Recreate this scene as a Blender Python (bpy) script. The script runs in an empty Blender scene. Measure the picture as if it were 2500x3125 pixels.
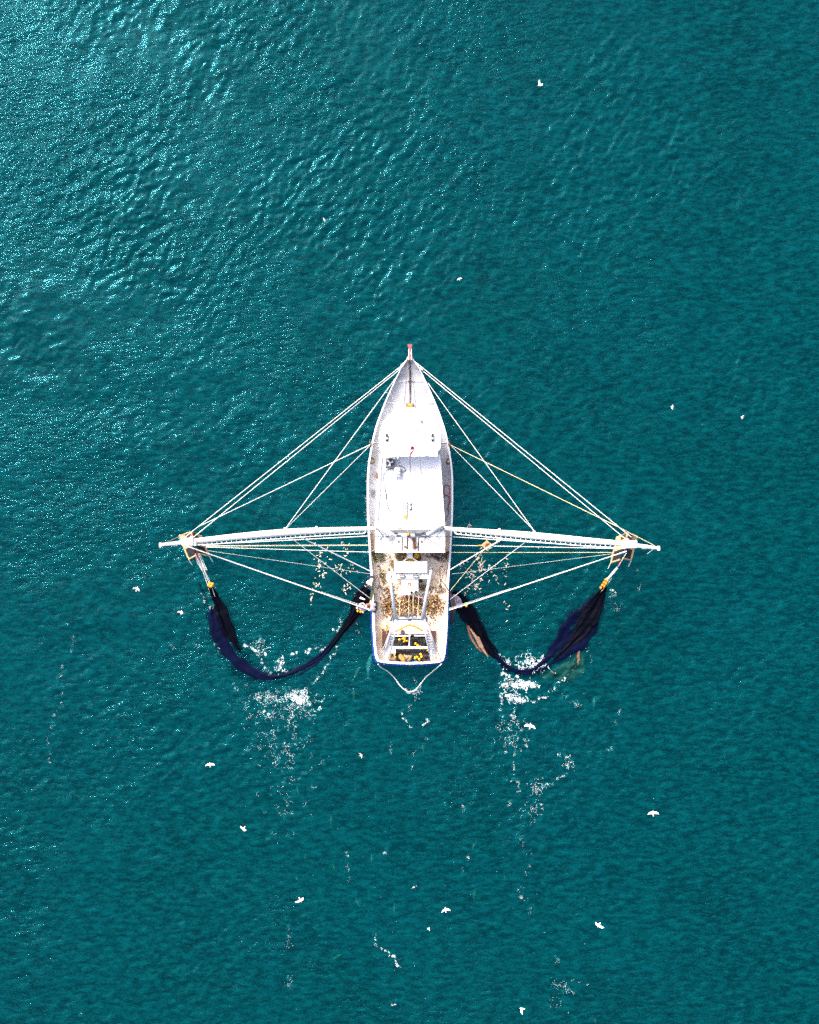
import bpy, bmesh, math, random
import numpy as np
from mathutils import Vector, Matrix

C = bpy.context.scene.collection
R = math.radians
rng = random.Random(7)

# ---------------------------------------------------------------- camera, sky, sun, exposure
H = 62.0            # camera height above the sea, metres
F = 2480.0          # focal length in photograph pixels (photo 2500 x 3125)
cam = bpy.data.cameras.new('camera')
cam.sensor_fit = 'HORIZONTAL'; cam.sensor_width = 36.0; cam.lens = 36.0 * F / 2500.0
cam.clip_end = 5000; cam.clip_start = 0.5
camo = bpy.data.objects.new('camera', cam); C.objects.link(camo)
camo.location = (0, 0, H); camo.rotation_euler = (0, 0, 0)
bpy.context.scene.camera = camo

SUN_EL, SUN_AZ = 41.0, -38.0       # azimuth clockwise from +Y
world = bpy.data.worlds.new("World"); bpy.context.scene.world = world
world.use_nodes = True
wn = world.node_tree.nodes; wl = world.node_tree.links
bg = wn['Background']
sky = wn.new('ShaderNodeTexSky'); sky.sky_type = 'NISHITA'; sky.sun_disc = False
sky.sun_elevation = R(SUN_EL); sky.sun_rotation = R(SUN_AZ); sky.air_density = 0.5; sky.dust_density = 6.0; sky.ozone_density = 0.3
wl.new(sky.outputs[0], bg.inputs[0]); bg.inputs[1].default_value = 0.15
sl = bpy.data.lights.new('sun', 'SUN'); sl.energy = 1.2; sl.angle = R(12); sl.color = (1.0, 0.95, 0.88)
so = bpy.data.objects.new('sun', sl); C.objects.link(so)
sd = Vector((math.sin(R(SUN_AZ)) * math.cos(R(SUN_EL)), math.cos(R(SUN_AZ)) * math.cos(R(SUN_EL)), math.sin(R(SUN_EL))))
so.rotation_euler = sd.to_track_quat('Z', 'Y').to_euler()
vs = bpy.context.scene.view_settings
vs.view_transform = 'Standard'; vs.look = 'None'; vs.gamma = 1.0; vs.use_curve_mapping = False; vs.exposure = 1.7
bpy.context.scene.cycles.max_bounces = 8
bpy.context.scene.cycles.use_denoising = False
bpy.context.scene.cycles.transparent_max_bounces = 16

def W(px, py, z=0.0):
    """photograph pixel -> the point at height z the camera sees there"""
    return Vector(((px - 1250.0) * (H - z) / F, -(py - 1562.5) * (H - z) / F, z))

# ---------------------------------------------------------------- materials
def new_mat(name):
    m = bpy.data.materials.new(name); m.use_nodes = True
    nt = m.node_tree; b = nt.nodes['Principled BSDF']
    return m, nt, b

def coords(nt, scale=(1, 1, 1), rot=0.0, kind='Object', loc=(0, 0, 0)):
    tc = nt.nodes.new('ShaderNodeTexCoord'); mp = nt.nodes.new('ShaderNodeMapping')
    if kind == 'World':
        g = nt.nodes.new('ShaderNodeNewGeometry'); nt.links.new(g.outputs['Position'], mp.inputs[0])
    else:
        nt.links.new(tc.outputs[kind], mp.inputs[0])
    mp.inputs['Scale'].default_value = scale; mp.inputs['Rotation'].default_value = (0, 0, rot); mp.inputs['Location'].default_value = loc
    return mp.outputs[0]

def noise(nt, vec, scale, detail=4, rough=0.55):
    n = nt.nodes.new('ShaderNodeTexNoise'); n.inputs['Scale'].default_value = scale
    n.inputs['Detail'].default_value = detail; n.inputs['Roughness'].default_value = rough
    nt.links.new(vec, n.inputs['Vector']); return n.outputs[0]

def ramp(nt, fac, stops):
    r = nt.nodes.new('ShaderNodeValToRGB'); e = r.color_ramp.elements
    while len(e) < len(stops): e.new(0.5)
    for i, (p, c) in enumerate(stops):
        e[i].position = p; e[i].color = (c[0], c[1], c[2], 1) if not isinstance(c, (int, float)) else (c, c, c, 1)
    nt.links.new(fac, r.inputs[0]); return r.outputs[0]

def mixc(nt, fac, a, b):
    m = nt.nodes.new('ShaderNodeMix'); m.data_type = 'RGBA'
    for s, v in ((m.inputs[0], fac), (m.inputs[6], a), (m.inputs[7], b)):
        if isinstance(v, bpy.types.NodeSocket): nt.links.new(v, s)
        else: s.default_value = v if isinstance(v, (int, float)) else (v[0], v[1], v[2], 1)
    return m.outputs[2]

def math_(nt, op, a, b=None, clamp=False):
    m = nt.nodes.new('ShaderNodeMath'); m.operation = op; m.use_clamp = clamp
    for s, v in ((m.inputs[0], a), (m.inputs[1], b)):
        if v is None: continue
        if isinstance(v, bpy.types.NodeSocket): nt.links.new(v, s)
        else: s.default_value = v
    return m.outputs[0]

def paint(name, col, rough=0.5, stain=None, amt=0.5, scale=1.2, lo=0.5, hi=0.7, var=0.12, bump=0.15, metallic=0.0, stretch=(1, 1, 1)):
    m, nt, b = new_mat(name)
    v = coords(nt, kind='World', scale=stretch)
    n1 = noise(nt, v, scale * 0.8, 5)
    dark = tuple(c * (1 - var) for c in col); lite = tuple(min(1, c * (1 + var * 0.6)) for c in col)
    base = ramp(nt, n1, [(0.3, dark), (0.7, lite)])
    if stain:
        n2 = noise(nt, v, scale * 2.3, 8, 0.65)
        base = mixc(nt, math_(nt, 'MULTIPLY', ramp(nt, n2, [(lo, 0.0), (hi, 1.0)]), amt), base, stain)
    nt.links.new(base, b.inputs['Base Color'])
    b.inputs['Roughness'].default_value = rough; b.inputs['Metallic'].default_value = metallic
    if bump:
        bp = nt.nodes.new('ShaderNodeBump'); bp.inputs['Strength'].default_value = bump; bp.inputs['Distance'].default_value = 0.03
        nt.links.new(noise(nt, v, scale * 12, 3), bp.inputs['Height']); nt.links.new(bp.outputs[0], b.inputs['Normal'])
    return m

M = {}
M['white'] = paint('white_paint', (0.80, 0.80, 0.81), 0.45, (0.52, 0.42, 0.30), 0.35, 1.0, 0.62, 0.78, 0.05)
M['boom'] = paint('boom_paint', (0.80, 0.765, 0.70), 0.5, (0.45, 0.30, 0.16), 0.6, 1.4, 0.60, 0.74, 0.06)
M['roof'] = paint('roof_paint', (0.83, 0.83, 0.84), 0.5, (0.55, 0.55, 0.56), 0.4, 0.7, 0.58, 0.75, 0.05)
M['grey_deck'] = paint('grey_deck_paint', (0.50, 0.52, 0.56), 0.6, (0.30, 0.27, 0.24), 0.5, 1.6, 0.56, 0.72, 0.12)
M['blue'] = paint('blue_hull_paint', (0.003, 0.038, 0.30), 0.35, (0.02, 0.03, 0.10), 0.5, 1.5, 0.58, 0.75, 0.25)
M['grey'] = paint('grey_metal', (0.42, 0.45, 0.50), 0.45, (0.24, 0.16, 0.10), 0.5, 2.0, 0.6, 0.75, 0.1)
M['dark'] = paint('dark_metal', (0.03, 0.035, 0.045), 0.45, (0.10, 0.05, 0.02), 0.4, 3)
M['midgrey'] = paint('worn_grey', (0.16, 0.18, 0.19), 0.6, (0.07, 0.05, 0.04), 0.6, 3)
M['rust'] = paint('rusty_steel', (0.20, 0.085, 0.03), 0.85, (0.05, 0.02, 0.015), 0.7, 4)
M['darkrust'] = paint('dark_rust', (0.055, 0.02, 0.014), 0.8, (0.14, 0.06, 0.03), 0.4, 4)
M['anchor'] = paint('red_primer', (0.25, 0.065, 0.07), 0.8, (0.22, 0.08, 0.08), 0.6, 8)
M['wood'] = paint('weathered_wood', (0.50, 0.36, 0.19), 0.8, (0.18, 0.10, 0.04), 0.8, 2.5, 0.5, 0.68, 0.25)
M['plank'] = paint('brown_plank', (0.26, 0.15, 0.07), 0.8, (0.08, 0.04, 0.02), 0.6, 3, stretch=(6, 1, 1))
M['yellow'] = paint('yellow_float', (0.75, 0.42, 0.004), 0.45, (0.55, 0.30, 0.01), 0.5, 5)
M['orange'] = paint('orange_float', (0.68, 0.25, 0.002), 0.45, (0.5, 0.2, 0.01), 0.5, 5)
M['tarp'] = paint('ochre_tarp', (0.50, 0.27, 0.02), 0.7, (0.25, 0.12, 0.01), 0.7, 4)
M['burlap'] = paint('burlap', (0.46, 0.29, 0.08), 0.9, (0.26, 0.14, 0.03), 0.6, 5)
M['rope_w'] = paint('white_rope', (0.80, 0.80, 0.76), 0.7, None, 0, 5)
M['rope_y'] = paint('yellowed_rope', (0.66, 0.53, 0.25), 0.8, (0.75, 0.7, 0.5), 0.6, 3, 0.4, 0.6)
M['rope_b'] = paint('brown_rope', (0.19, 0.13, 0.055), 0.9, (0.05, 0.03, 0.02), 0.7, 8, 0.4, 0.6)
M['rope_g'] = paint('green_rope', (0.10, 0.13, 0.05), 0.9, (0.03, 0.03, 0.02), 0.7, 8, 0.4, 0.6)
M['rope_d'] = paint('dark_rope', (0.045, 0.03, 0.05), 0.9, (0.14, 0.09, 0.06), 0.5, 8, 0.4, 0.6)
M['wire'] = paint('steel_wire', (0.09, 0.095, 0.11), 0.5, None, 0, 5)
M['black'] = paint('black_rubber', (0.012, 0.012, 0.016), 0.6, None, 0, 5)
M['red'] = paint('red_cloth', (0.50, 0.01, 0.03), 0.7, (0.30, 0.01, 0.03), 0.5, 8)
M['hose'] = paint('red_hose', (0.30, 0.012, 0.025), 0.5, (0.12, 0.01, 0.02), 0.4, 6)
M['green'] = paint('green_bucket', (0.02, 0.12, 0.035), 0.45, None, 0, 5)
M['brownwater'] = paint('murky_bait', (0.16, 0.13, 0.03), 0.3, (0.06, 0.05, 0.02), 0.6, 9)
M['glass'] = paint('dark_glass', (0.02, 0.03, 0.04), 0.1, None, 0, 3, bump=0)
M['lamp'] = paint('lamp_lens', (0.62, 0.64, 0.62), 0.25, None, 0, 3)
M['skin'] = paint('skin', (0.30, 0.13, 0.06), 0.6, None, 0, 8)
M['shirt'] = paint('white_shirt', (0.78, 0.78, 0.80), 0.85, (0.6, 0.6, 0.64), 0.6, 6)
M['trousers'] = paint('dark_trousers', (0.04, 0.03, 0.035), 0.9, None, 0, 6)
M['hair'] = paint('dark_hair', (0.03, 0.015, 0.01), 0.8, None, 0, 8)
M['cap'] = paint('orange_cap', (0.42, 0.09, 0.02), 0.8, None, 0, 8)
M['gull'] = paint('gull_white', (0.82, 0.82, 0.84), 0.8, None, 0, 9)
M['gullgrey'] = paint('gull_grey', (0.55, 0.56, 0.60), 0.8, None, 0, 9)
M['gullbrown'] = paint('gull_brown', (0.50, 0.42, 0.36), 0.8, (0.3, 0.22, 0.18), 0.6, 9)
M['beak'] = paint('beak', (0.55, 0.25, 0.02), 0.5, None, 0, 9)
M['shark'] = paint('shark_skin', (0.40, 0.26, 0.22), 0.7, (0.28, 0.20, 0.18), 0.6, 5)
M['sharkgreen'] = paint('shark_pale_green', (0.22, 0.26, 0.15), 0.7, (0.16, 0.2, 0.14), 0.6, 5)
M['dolphin'] = paint('dolphin_skin', (0.62, 0.52, 0.52), 0.5, (0.45, 0.40, 0.42), 0.6, 3)
M['fishpale'] = paint('pale_fish', (0.78, 0.66, 0.50), 0.5, (0.45, 0.30, 0.16), 0.6, 12)
def foam_mat():
    m, nt, b = new_mat('sea_foam'); v = coords(nt, kind='World')
    nt.links.new(ramp(nt, noise(nt, v, 9.0, 5, 0.7), [(0.38, 0.15), (0.58, 0.95)]), b.inputs['Alpha'])
    b.inputs['Base Color'].default_value = (0.72, 0.80, 0.82, 1); b.inputs['Roughness'].default_value = 0.9
    return m
M['bubbles'] = paint('aerated_water', (0.06, 0.24, 0.25), 0.9, None, 0, 6)
M['foam'] = foam_mat()
M['box_w'] = paint('white_plastic', (0.78, 0.80, 0.84), 0.45, None, 0, 4)
M['bluebag'] = paint('blue_plastic', (0.02, 0.25, 0.65), 0.5, (0.6, 0.75, 0.85), 0.7, 4, 0.45, 0.6)
M['greenfloat'] = paint('green_float', (0.05, 0.55, 0.03), 0.45, None, 0, 5)

# aft deck: cream, wet and stained by the catch
def deck_mat():
    m, nt, b = new_mat('stained_deck')
    g = nt.nodes.new('ShaderNodeNewGeometry'); sp = nt.nodes.new('ShaderNodeSeparateXYZ'); nt.links.new(g.outputs['Position'], sp.inputs[0])
    v = coords(nt, kind='World')
    aft = nt.nodes.new('ShaderNodeMapRange'); aft.inputs[1].default_value = -0.5; aft.inputs[2].default_value = -2.5
    nt.links.new(sp.outputs[1], aft.inputs[0])
    fore = mixc(nt, ramp(nt, noise(nt, v, 1.3, 7, .65), [(0.40, 0.0), (0.75, 1.0)]), (0.44, 0.46, 0.50), (0.30, 0.29, 0.30))
    back = mixc(nt, ramp(nt, noise(nt, v, 1.1, 8, .68), [(0.50, 0.0), (0.76, 1.0)]), (0.82, 0.70, 0.57), (0.46, 0.22, 0.08))
    nt.links.new(mixc(nt, aft.outputs[0], fore, back), b.inputs['Base Color'])
    b.inputs['Roughness'].default_value = 0.45
    return m
M['deck'] = deck_mat()

def catch_mat():
    m, nt, b = new_mat('mixed_catch')
    g = nt.nodes.new('ShaderNodeNewGeometry')
    c = ramp(nt, g.outputs['Random Per Island'], [(0.0, (0.012, 0.005, 0.002)), (0.36, (0.08, 0.030, 0.006)), (0.60, (0.20, 0.095, 0.018)), (0.82, (0.55, 0.34, 0.14)), (1.0, (0.85, 0.76, 0.62))])
    nt.links.new(c, b.inputs['Base Color']); b.inputs['Roughness'].default_value = 0.35
    return m
M['catch'] = catch_mat()

def net_mat(name, col, col2, dens=0.0, streak=9.0, edge=True, spec=0.04):
    """woven net: strands with holes, so it thins out to the sides"""
    m, nt, b = new_mat(name)
    uv = coords(nt, scale=(0.55, streak, 1), kind='UV')
    n = noise(nt, uv, 1.6, 8, 0.7)
    fine = noise(nt, coords(nt, kind='World'), 7.0, 3, 0.7)
    tc = nt.nodes.new('ShaderNodeTexCoord'); sp = nt.nodes.new('ShaderNodeSeparateXYZ'); nt.links.new(tc.outputs['UV'], sp.inputs[0])
    d = math_(nt, 'ABSOLUTE', math_(nt, 'SUBTRACT', math_(nt, 'MULTIPLY', sp.outputs[1], 2.0), 1.0))
    d = math_(nt, 'POWER', d, 2.2)
    a = math_(nt, 'ADD', math_(nt, 'MULTIPLY', n, 1.5), math_(nt, 'MULTIPLY', fine, 0.8))
    if edge: a = math_(nt, 'SUBTRACT', a, math_(nt, 'MULTIPLY', d, 0.85))
    a = math_(nt, 'ADD', a, dens - 0.62)
    al = ramp(nt, a, [(0.02, 0.0), (0.38, 1.0)])
    nt.links.new(al, b.inputs['Alpha'])
    nt.links.new(ramp(nt, n, [(0.38, col), (0.66, col2)]), b.inputs['Base Color'])
    b.inputs['Roughness'].default_value = 0.6
    b.inputs['Specular IOR Level'].default_value = spec
    return m
M['net_black'] = net_mat('black_netting', (0.001, 0.001, 0.002), (0.002, 0.003, 0.010), 0.36)
M['net_blue'] = net_mat('blue_netting', (0.0008, 0.0015, 0.010), (0.001, 0.004, 0.026), 0.30, 12)
M['net_brown'] = net_mat('brown_netting', (0.16, 0.07, 0.045), (0.30, 0.16, 0.11), 0.10, 3)
M['net_grey'] = net_mat('grey_purple_netting', (0.035, 0.028, 0.055), (0.13, 0.12, 0.17), 0.30, 20, True)
M['net_pile'] = paint('heaped_net', (0.030, 0.030, 0.034), 0.9, (0.10, 0.11, 0.10), 0.6, 3.0, 0.5, 0.66, 0.4, 0.9)

def water_mat():
    m, nt, b = new_mat('sea_water'); N = nt.nodes; L = nt.links
    N.remove(b); out = N['Material Output']
    wr = R(-38)
    v = coords(nt, kind='World', rot=wr)                                   # x runs along the crests
    vs1 = coords(nt, kind='World', rot=wr, scale=(0.55, 1.5, 1))
    gust = ramp(nt, noise(nt, coords(nt, kind='World', scale=(1, 1, 1), loc=(13, 5, 0)), 0.075, 4, 0.55), [(0.38, 0.12), (0.62, 1.0)])
    n1 = noise(nt, vs1, 2.0, 3, 0.55)
    n2 = noise(nt, vs1, 8.0, 3, 0.7)
    h = math_(nt, 'ADD', math_(nt, 'MULTIPLY', n1, 0.8), math_(nt, 'MULTIPLY', n2, 0.10))
    bp = N.new('ShaderNodeBump'); bp.inputs['Distance'].default_value = 0.26
    L.new(h, bp.inputs['Height']); L.new(math_(nt, 'MULTIPLY', gust, 0.9), bp.inputs['Strength'])
    # colour of the water body: broad drifts of greener and bluer water
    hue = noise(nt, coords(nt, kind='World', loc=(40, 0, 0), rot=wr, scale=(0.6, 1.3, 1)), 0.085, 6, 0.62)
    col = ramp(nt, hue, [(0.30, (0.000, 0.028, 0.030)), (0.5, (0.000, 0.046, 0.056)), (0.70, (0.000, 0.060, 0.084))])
    # ripple light and shade painted into the colour, crests light, troughs dark; the same ripple field drives relief and tone
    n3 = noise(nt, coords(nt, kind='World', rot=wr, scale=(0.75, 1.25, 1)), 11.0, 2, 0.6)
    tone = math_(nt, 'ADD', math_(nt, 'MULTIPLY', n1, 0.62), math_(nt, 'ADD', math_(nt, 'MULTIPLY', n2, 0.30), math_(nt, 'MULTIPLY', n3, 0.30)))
    # long dark creases: shade of slopes facing away, painted into the tone
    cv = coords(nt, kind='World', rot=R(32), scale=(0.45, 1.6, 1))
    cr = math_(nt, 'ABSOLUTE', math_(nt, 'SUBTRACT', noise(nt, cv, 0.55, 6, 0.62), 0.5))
    crease_shade = math_(nt, 'MULTIPLY', ramp(nt, cr, [(0.0, 1.0), (0.022, 0.0)]), ramp(nt, noise(nt, coords(nt, kind='World', loc=(7, 3, 0)), 0.11, 3, 0.5), [(0.46, 0.0), (0.60, 1.0)]))
    tone = math_(nt, 'SUBTRACT', tone, math_(nt, 'MULTIPLY', crease_shade, 0.16))
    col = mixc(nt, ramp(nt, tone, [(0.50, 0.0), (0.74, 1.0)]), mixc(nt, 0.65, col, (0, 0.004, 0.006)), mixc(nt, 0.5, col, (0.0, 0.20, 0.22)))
    df = N.new('ShaderNodeBsdfDiffuse'); L.new(col, df.inputs[0]); L.new(bp.outputs[0], df.inputs['Normal'])
    tr = N.new('ShaderNodeBsdfTransparent')
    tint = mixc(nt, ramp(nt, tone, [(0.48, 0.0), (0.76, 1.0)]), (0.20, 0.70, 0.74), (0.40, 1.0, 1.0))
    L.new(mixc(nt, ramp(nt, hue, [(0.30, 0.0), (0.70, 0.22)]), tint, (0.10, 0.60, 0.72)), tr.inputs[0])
    body = N.new('ShaderNodeMixShader'); body.inputs[0].default_value = 0.74; L.new(df.outputs[0], body.inputs[1]); L.new(tr.outputs[0], body.inputs[2])
    gl = N.new('ShaderNodeBsdfGlossy'); gl.inputs['Roughness'].default_value = 0.04; gl.inputs[0].default_value = (0.08, 0.36, 0.47, 1)
    L.new(bp.outputs[0], gl.inputs['Normal'])
    fr = N.new('ShaderNodeFresnel'); fr.inputs[0].default_value = 1.34; L.new(bp.outputs[0], fr.inputs['Normal'])
    mx = N.new('ShaderNodeMixShader'); L.new(fr.outputs[0], mx.inputs[0]); L.new(body.outputs[0], mx.inputs[1]); L.new(gl.outputs[0], mx.inputs[2])
    L.new(mx.outputs[0], out.inputs[0])
    return m
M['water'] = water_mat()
M['upwelling_sheet'] = paint('upwelling_teal', (0.0, 0.078, 0.098), 0.9, None, 0, 0.05, bump=0)

# ---------------------------------------------------------------- mesh builder and naming
class MB:
    def __init__(s): s.v = []; s.f = []; s.uv = []
    def add(s, vs_, fs, uvs=None):
        o = len(s.v); s.v += [Vector(p) for p in vs_]; s.f += [tuple(i + o for i in f) for f in fs]
        s.uv += (uvs if uvs else [(0.0, 0.5)] * len(vs_)); return s
    def box(s, c, size, rot=None):
        c = Vector(c); hx, hy, hz = size[0] / 2, size[1] / 2, size[2] / 2
        q = [Vector((x, y, z)) for z in (-hz, hz) for x, y in ((-hx, -hy), (hx, -hy), (hx, hy), (-hx, hy))]
        if rot is not None: q = [rot @ p for p in q]
        return s.add([p + c for p in q], [(3, 2, 1, 0), (4, 5, 6, 7), (0, 1, 5, 4), (1, 2, 6, 5), (2, 3, 7, 6), (3, 0, 4, 7)])
    def bar(s, a, b, w, h):                                   # rectangular bar between two points
        a = Vector(a); b = Vector(b); d = (b - a); L = d.length
        return s.box((a + b) / 2, (w, h, L), d.to_track_quat('Z', 'Y').to_matrix())
    def tube(s, pts, r, n=8, closed=False):
        pts = [Vector(p) for p in pts]; k = len(pts); rs = r if isinstance(r, (list, tuple)) else [r] * k
        vs_ = []; up = Vector((0.12, 0.05, 1)).normalized()
        for i, p in enumerate(pts):
            a = pts[max(i - 1, 0)] if not closed else pts[i - 1]; b_ = pts[min(i + 1, k - 1)] if not closed else pts[(i + 1) % k]
            t = (b_ - a); t = t.normalized() if t.length > 1e-9 else Vector((1, 0, 0))
            u = t.cross(up)
            if u.length < 1e-3: u = t.cross(Vector((1, 0, 0)))
            u.normalize(); w = u.cross(t)
            for j in range(n):
                an = 2 * math.pi * j / n; vs_.append(p + (u * math.cos(an) + w * math.sin(an)) * rs[i])
        fs = []
        for i in range(k if closed else k - 1):
            for j in range(n):
                a0 = i * n; b0 = ((i + 1) % k) * n; j2 = (j + 1) % n
                fs.append((a0 + j, a0 + j2, b0 + j2, b0 + j))
        if not closed:
            fs.append(tuple(range(n))[::-1]); fs.append(tuple((k - 1) * n + j for j in range(n)))
        return s.add(vs_, fs)
    def ball(s, c, r, n=10, m=6, sc=(1, 1, 1), rot=None):
        c = Vector(c); vs_ = []
        for i in range(m + 1):
            th = math.pi * i / m
            for j in range(n):
                ph = 2 * math.pi * j / n
                p = Vector((math.sin(th) * math.cos(ph) * sc[0], math.sin(th) * math.sin(ph) * sc[1], math.cos(th) * sc[2])) * r
                if rot is not None: p = rot @ p
                vs_.append(p + c)
        fs = [(i * n + j, (i + 1) * n + j, (i + 1) * n + (j + 1) % n, i * n + (j + 1) % n) for i in range(m) for j in range(n)]
        return s.add(vs_, fs)
    def prism(s, bottom, top):                                 # two matching outlines
        n = len(bottom); fs = [(i, (i + 1) % n, n + (i + 1) % n, n + i) for i in range(n)]
        fs += [tuple(range(n))[::-1], tuple(n + i for i in range(n))]
        return s.add(list(bottom) + list(top), fs)
    def strip(s, A, B, closed=False):
        n = len(A); return s.add(list(A) + list(B), [(i, (i + 1) % n, n + (i + 1) % n, n + i) for i in range(n if closed else n - 1)])
    def disc(s, c, r, h, n=20, r2=None):
        c = Vector(c); r2 = r if r2 is None else r2
        bt = [c + Vector((math.cos(2 * math.pi * j / n) * r, math.sin(2 * math.pi * j / n) * r, 0)) for j in range(n)]
        tp = [c + Vector((math.cos(2 * math.pi * j / n) * r2, math.sin(2 * math.pi * j / n) * r2, h)) for j in range(n)]
        return s.prism(bt, tp)
    def build(s, name, mat, parent=None, smooth=False, bevel=0.0, label=None, loc=None):
        org = parent_loc(parent) if parent is not None else (Vector(loc) if loc is not None else Vector((0, 0, 0)))
        me = bpy.data.meshes.new(name); me.from_pydata([p - org for p in s.v], [], s.f)
        ul = me.uv_layers.new(name='UVMap')
        li = np.zeros(len(me.loops), dtype=np.int32); me.loops.foreach_get('vertex_index', li)
        ul.data.foreach_set('uv', np.array(s.uv, dtype=np.float32)[li].ravel())
        bm = bmesh.new(); bm.from_mesh(me); bmesh.ops.recalc_face_normals(bm, faces=bm.faces); bm.to_mesh(me); bm.free()
        me.materials.append(mat)
        o = bpy.data.objects.new(name, me); C.objects.link(o)
        if parent is not None: o.parent = parent
        else: o.location = org
        if smooth: me.polygons.foreach_set('use_smooth', [True] * len(me.polygons))
        if bevel: b = o.modifiers.new('edge', 'BEVEL'); b.width = bevel; b.segments = 2; b.limit_method = 'ANGLE'
        if label: o['label'] = label
        return o

def parent_loc(o):
    p = Vector((0, 0, 0))
    while o is not None: p += o.location; o = o.parent
    return p

def tag(o, label, cat, group=None, kind=None):
    o['label'] = label; o['category'] = cat
    if group: o['group'] = group
    if kind: o['kind'] = kind
    return o

def thing(name, label, cat, loc, group=None):
    o = bpy.data.objects.new(name, None); C.objects.link(o); o.location = loc; o.empty_display_size = 0.2
    return tag(o, label, cat, group)

def interp(tab, x):
    return float(np.interp(x, [t[0] for t in tab], [t[1] for t in tab]))

def smooth_path(pts, per=6):
    """Catmull-Rom through tuples of any length"""
    P = [np.array(p, dtype=float) for p in pts]; out = []
    for i in range(len(P) - 1):
        p0 = P[max(i - 1, 0)]; p1 = P[i]; p2 = P[i + 1]; p3 = P[min(i + 2, len(P) - 1)]
        for j in range(per):
            t = j / per
            out.append(0.5 * ((2 * p1) + (p2 - p0) * t + (2 * p0 - 5 * p1 + 4 * p2 - p3) * t * t + (3 * p1 - p0 - 3 * p2 + p3) * t ** 3))
    out.append(P[-1]); return out

# ---------------------------------------------------------------- the sea
NG, LT = 1024, 120.0
def wave_field():
    g = np.random.default_rng(11)
    k1 = np.fft.fftfreq(NG, d=LT / NG) * 2 * np.pi
    kx, ky = np.meshgrid(k1, k1); k = np.hypot(kx, ky); k[0, 0] = 1e-6
    th = np.arctan2(ky, kx)
    def comp(lam, direction, spread, slope, kmin=0.0, cut=0.35):
        d = np.abs(np.cos(th - np.radians(direction))) ** spread
        s = k ** -4.0 * np.exp(-((2 * np.pi / lam) / k) ** 2) * d * np.exp(-(k * cut / (2 * np.pi)) ** 2)
        s[k < kmin] = 0; s[0, 0] = 0
        a = np.sqrt(s) * (g.normal(size=k.shape) + 1j * g.normal(size=k.shape))
        hh = np.real(np.fft.ifft2(a))
        gy, gx = np.gradient(hh, LT / NG)
        return hh * slope / np.sqrt((gx ** 2 + gy ** 2).mean())
    gf_ = np.fft.fft2(g.normal(size=k.shape)) * np.exp(-(k * 7.0 / (2 * np.pi)) ** 2 * 2.5)
    gf_ = np.real(np.fft.ifft2(gf_)); gf_ /= gf_.std()
    gustf = np.clip(0.80 + 0.50 * gf_, 0.15, 1.8)
    h = comp(1.0, 128, 3, 0.125, cut=0.36) * gustf + comp(7.0, 62, 5, 0.055, cut=1.6) + comp(4.0, 150, 2, 0.04, cut=0.8)
    return h.astype(np.float32)
HF = wave_field()
xs_ = (np.arange(NG) * LT / NG - LT / 2).astype(np.float32)
XX, YY = np.meshgrid(xs_, xs_)
# closer, steeper lapping along the hull and the slick the boat leaves astern
dh_ = np.abs(XX) - 3.3 * np.clip((12.5 - YY) / 9.0, 0.0, 1.0) ** 0.55
near_ = np.exp(-np.clip(dh_, 0, None) ** 2 / 1.6) * (YY < 12.5) * (YY > -11.5)
lap_ = np.sin(YY * 5.2 + 3.0 * np.sin(YY * 0.9) - np.abs(XX) * 3.4) + 0.6 * np.sin(YY * 9.3 + XX * 4.1)
wake_ = np.exp(-(XX / 9.0) ** 2) * (YY < -11) 
HF = (HF * (1 - 0.35 * wake_) + 0.022 * near_ * lap_ * (0.6 + 0.4 * np.sin(YY * 0.7 + 1))).astype(np.float32)
def wz(x, y):
    i = (x + LT / 2) / LT * NG; j = (y + LT / 2) / LT * NG
    i0, j0 = int(math.floor(i)), int(math.floor(j)); fx, fy = i - i0, j - j0
    a = HF[j0 % NG, i0 % NG]; b = HF[j0 % NG, (i0 + 1) % NG]; c = HF[(j0 + 1) % NG, i0 % NG]; d = HF[(j0 + 1) % NG, (i0 + 1) % NG]
    return float(a * (1 - fx) * (1 - fy) + b * fx * (1 - fy) + c * (1 - fx) * fy + d * fx * fy)

def build_water():
    n = NG + 1
    idx = np.arange(n) % NG
    xs = np.linspace(-LT / 2, LT / 2, n, dtype=np.float32)
    X, Y = np.meshgrid(xs, xs); Z = HF[np.ix_(idx, idx)].copy()
    edge = np.clip((LT / 2 - np.maximum(np.abs(X), np.abs(Y))) / 6.0, 0, 1)
    Z *= edge
    co = np.stack([X, Y, Z], -1).reshape(-1, 3)
    q = (np.arange(n - 1)[:, None] * n + np.arange(n - 1)[None, :]).ravel()
    faces = np.stack([q, q + 1, q + n + 1, q + n], 1)
    B = 3000.0; base = len(co)
    outer = np.array([[-B, -B, 0], [B, -B, 0], [B, B, 0], [-B, B, 0]], dtype=np.float32)
    corners = [0, n - 1, n * n - 1, n * n - n]
    co = np.concatenate([co, outer]); ring = []
    for i in range(4):
        j = (i + 1) % 4; ring.append([base + i, base + j, corners[j], corners[i]])
    faces = np.concatenate([faces, np.array(ring)])
    me = bpy.data.meshes.new('water')
    me.vertices.add(len(co)); me.vertices.foreach_set('co', co.ravel())
    me.loops.add(faces.size); me.loops.foreach_set('vertex_index', faces.ravel().astype(np.int32))
    me.polygons.add(len(faces)); me.polygons.foreach_set('loop_start', np.arange(0, faces.size, 4, dtype=np.int32))
    me.polygons.foreach_set('use_smooth', np.ones(len(faces), dtype=bool))
    me.update(calc_edges=True); me.validate()
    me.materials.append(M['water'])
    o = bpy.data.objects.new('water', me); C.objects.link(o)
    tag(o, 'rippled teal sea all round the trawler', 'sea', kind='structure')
build_water()
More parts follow.
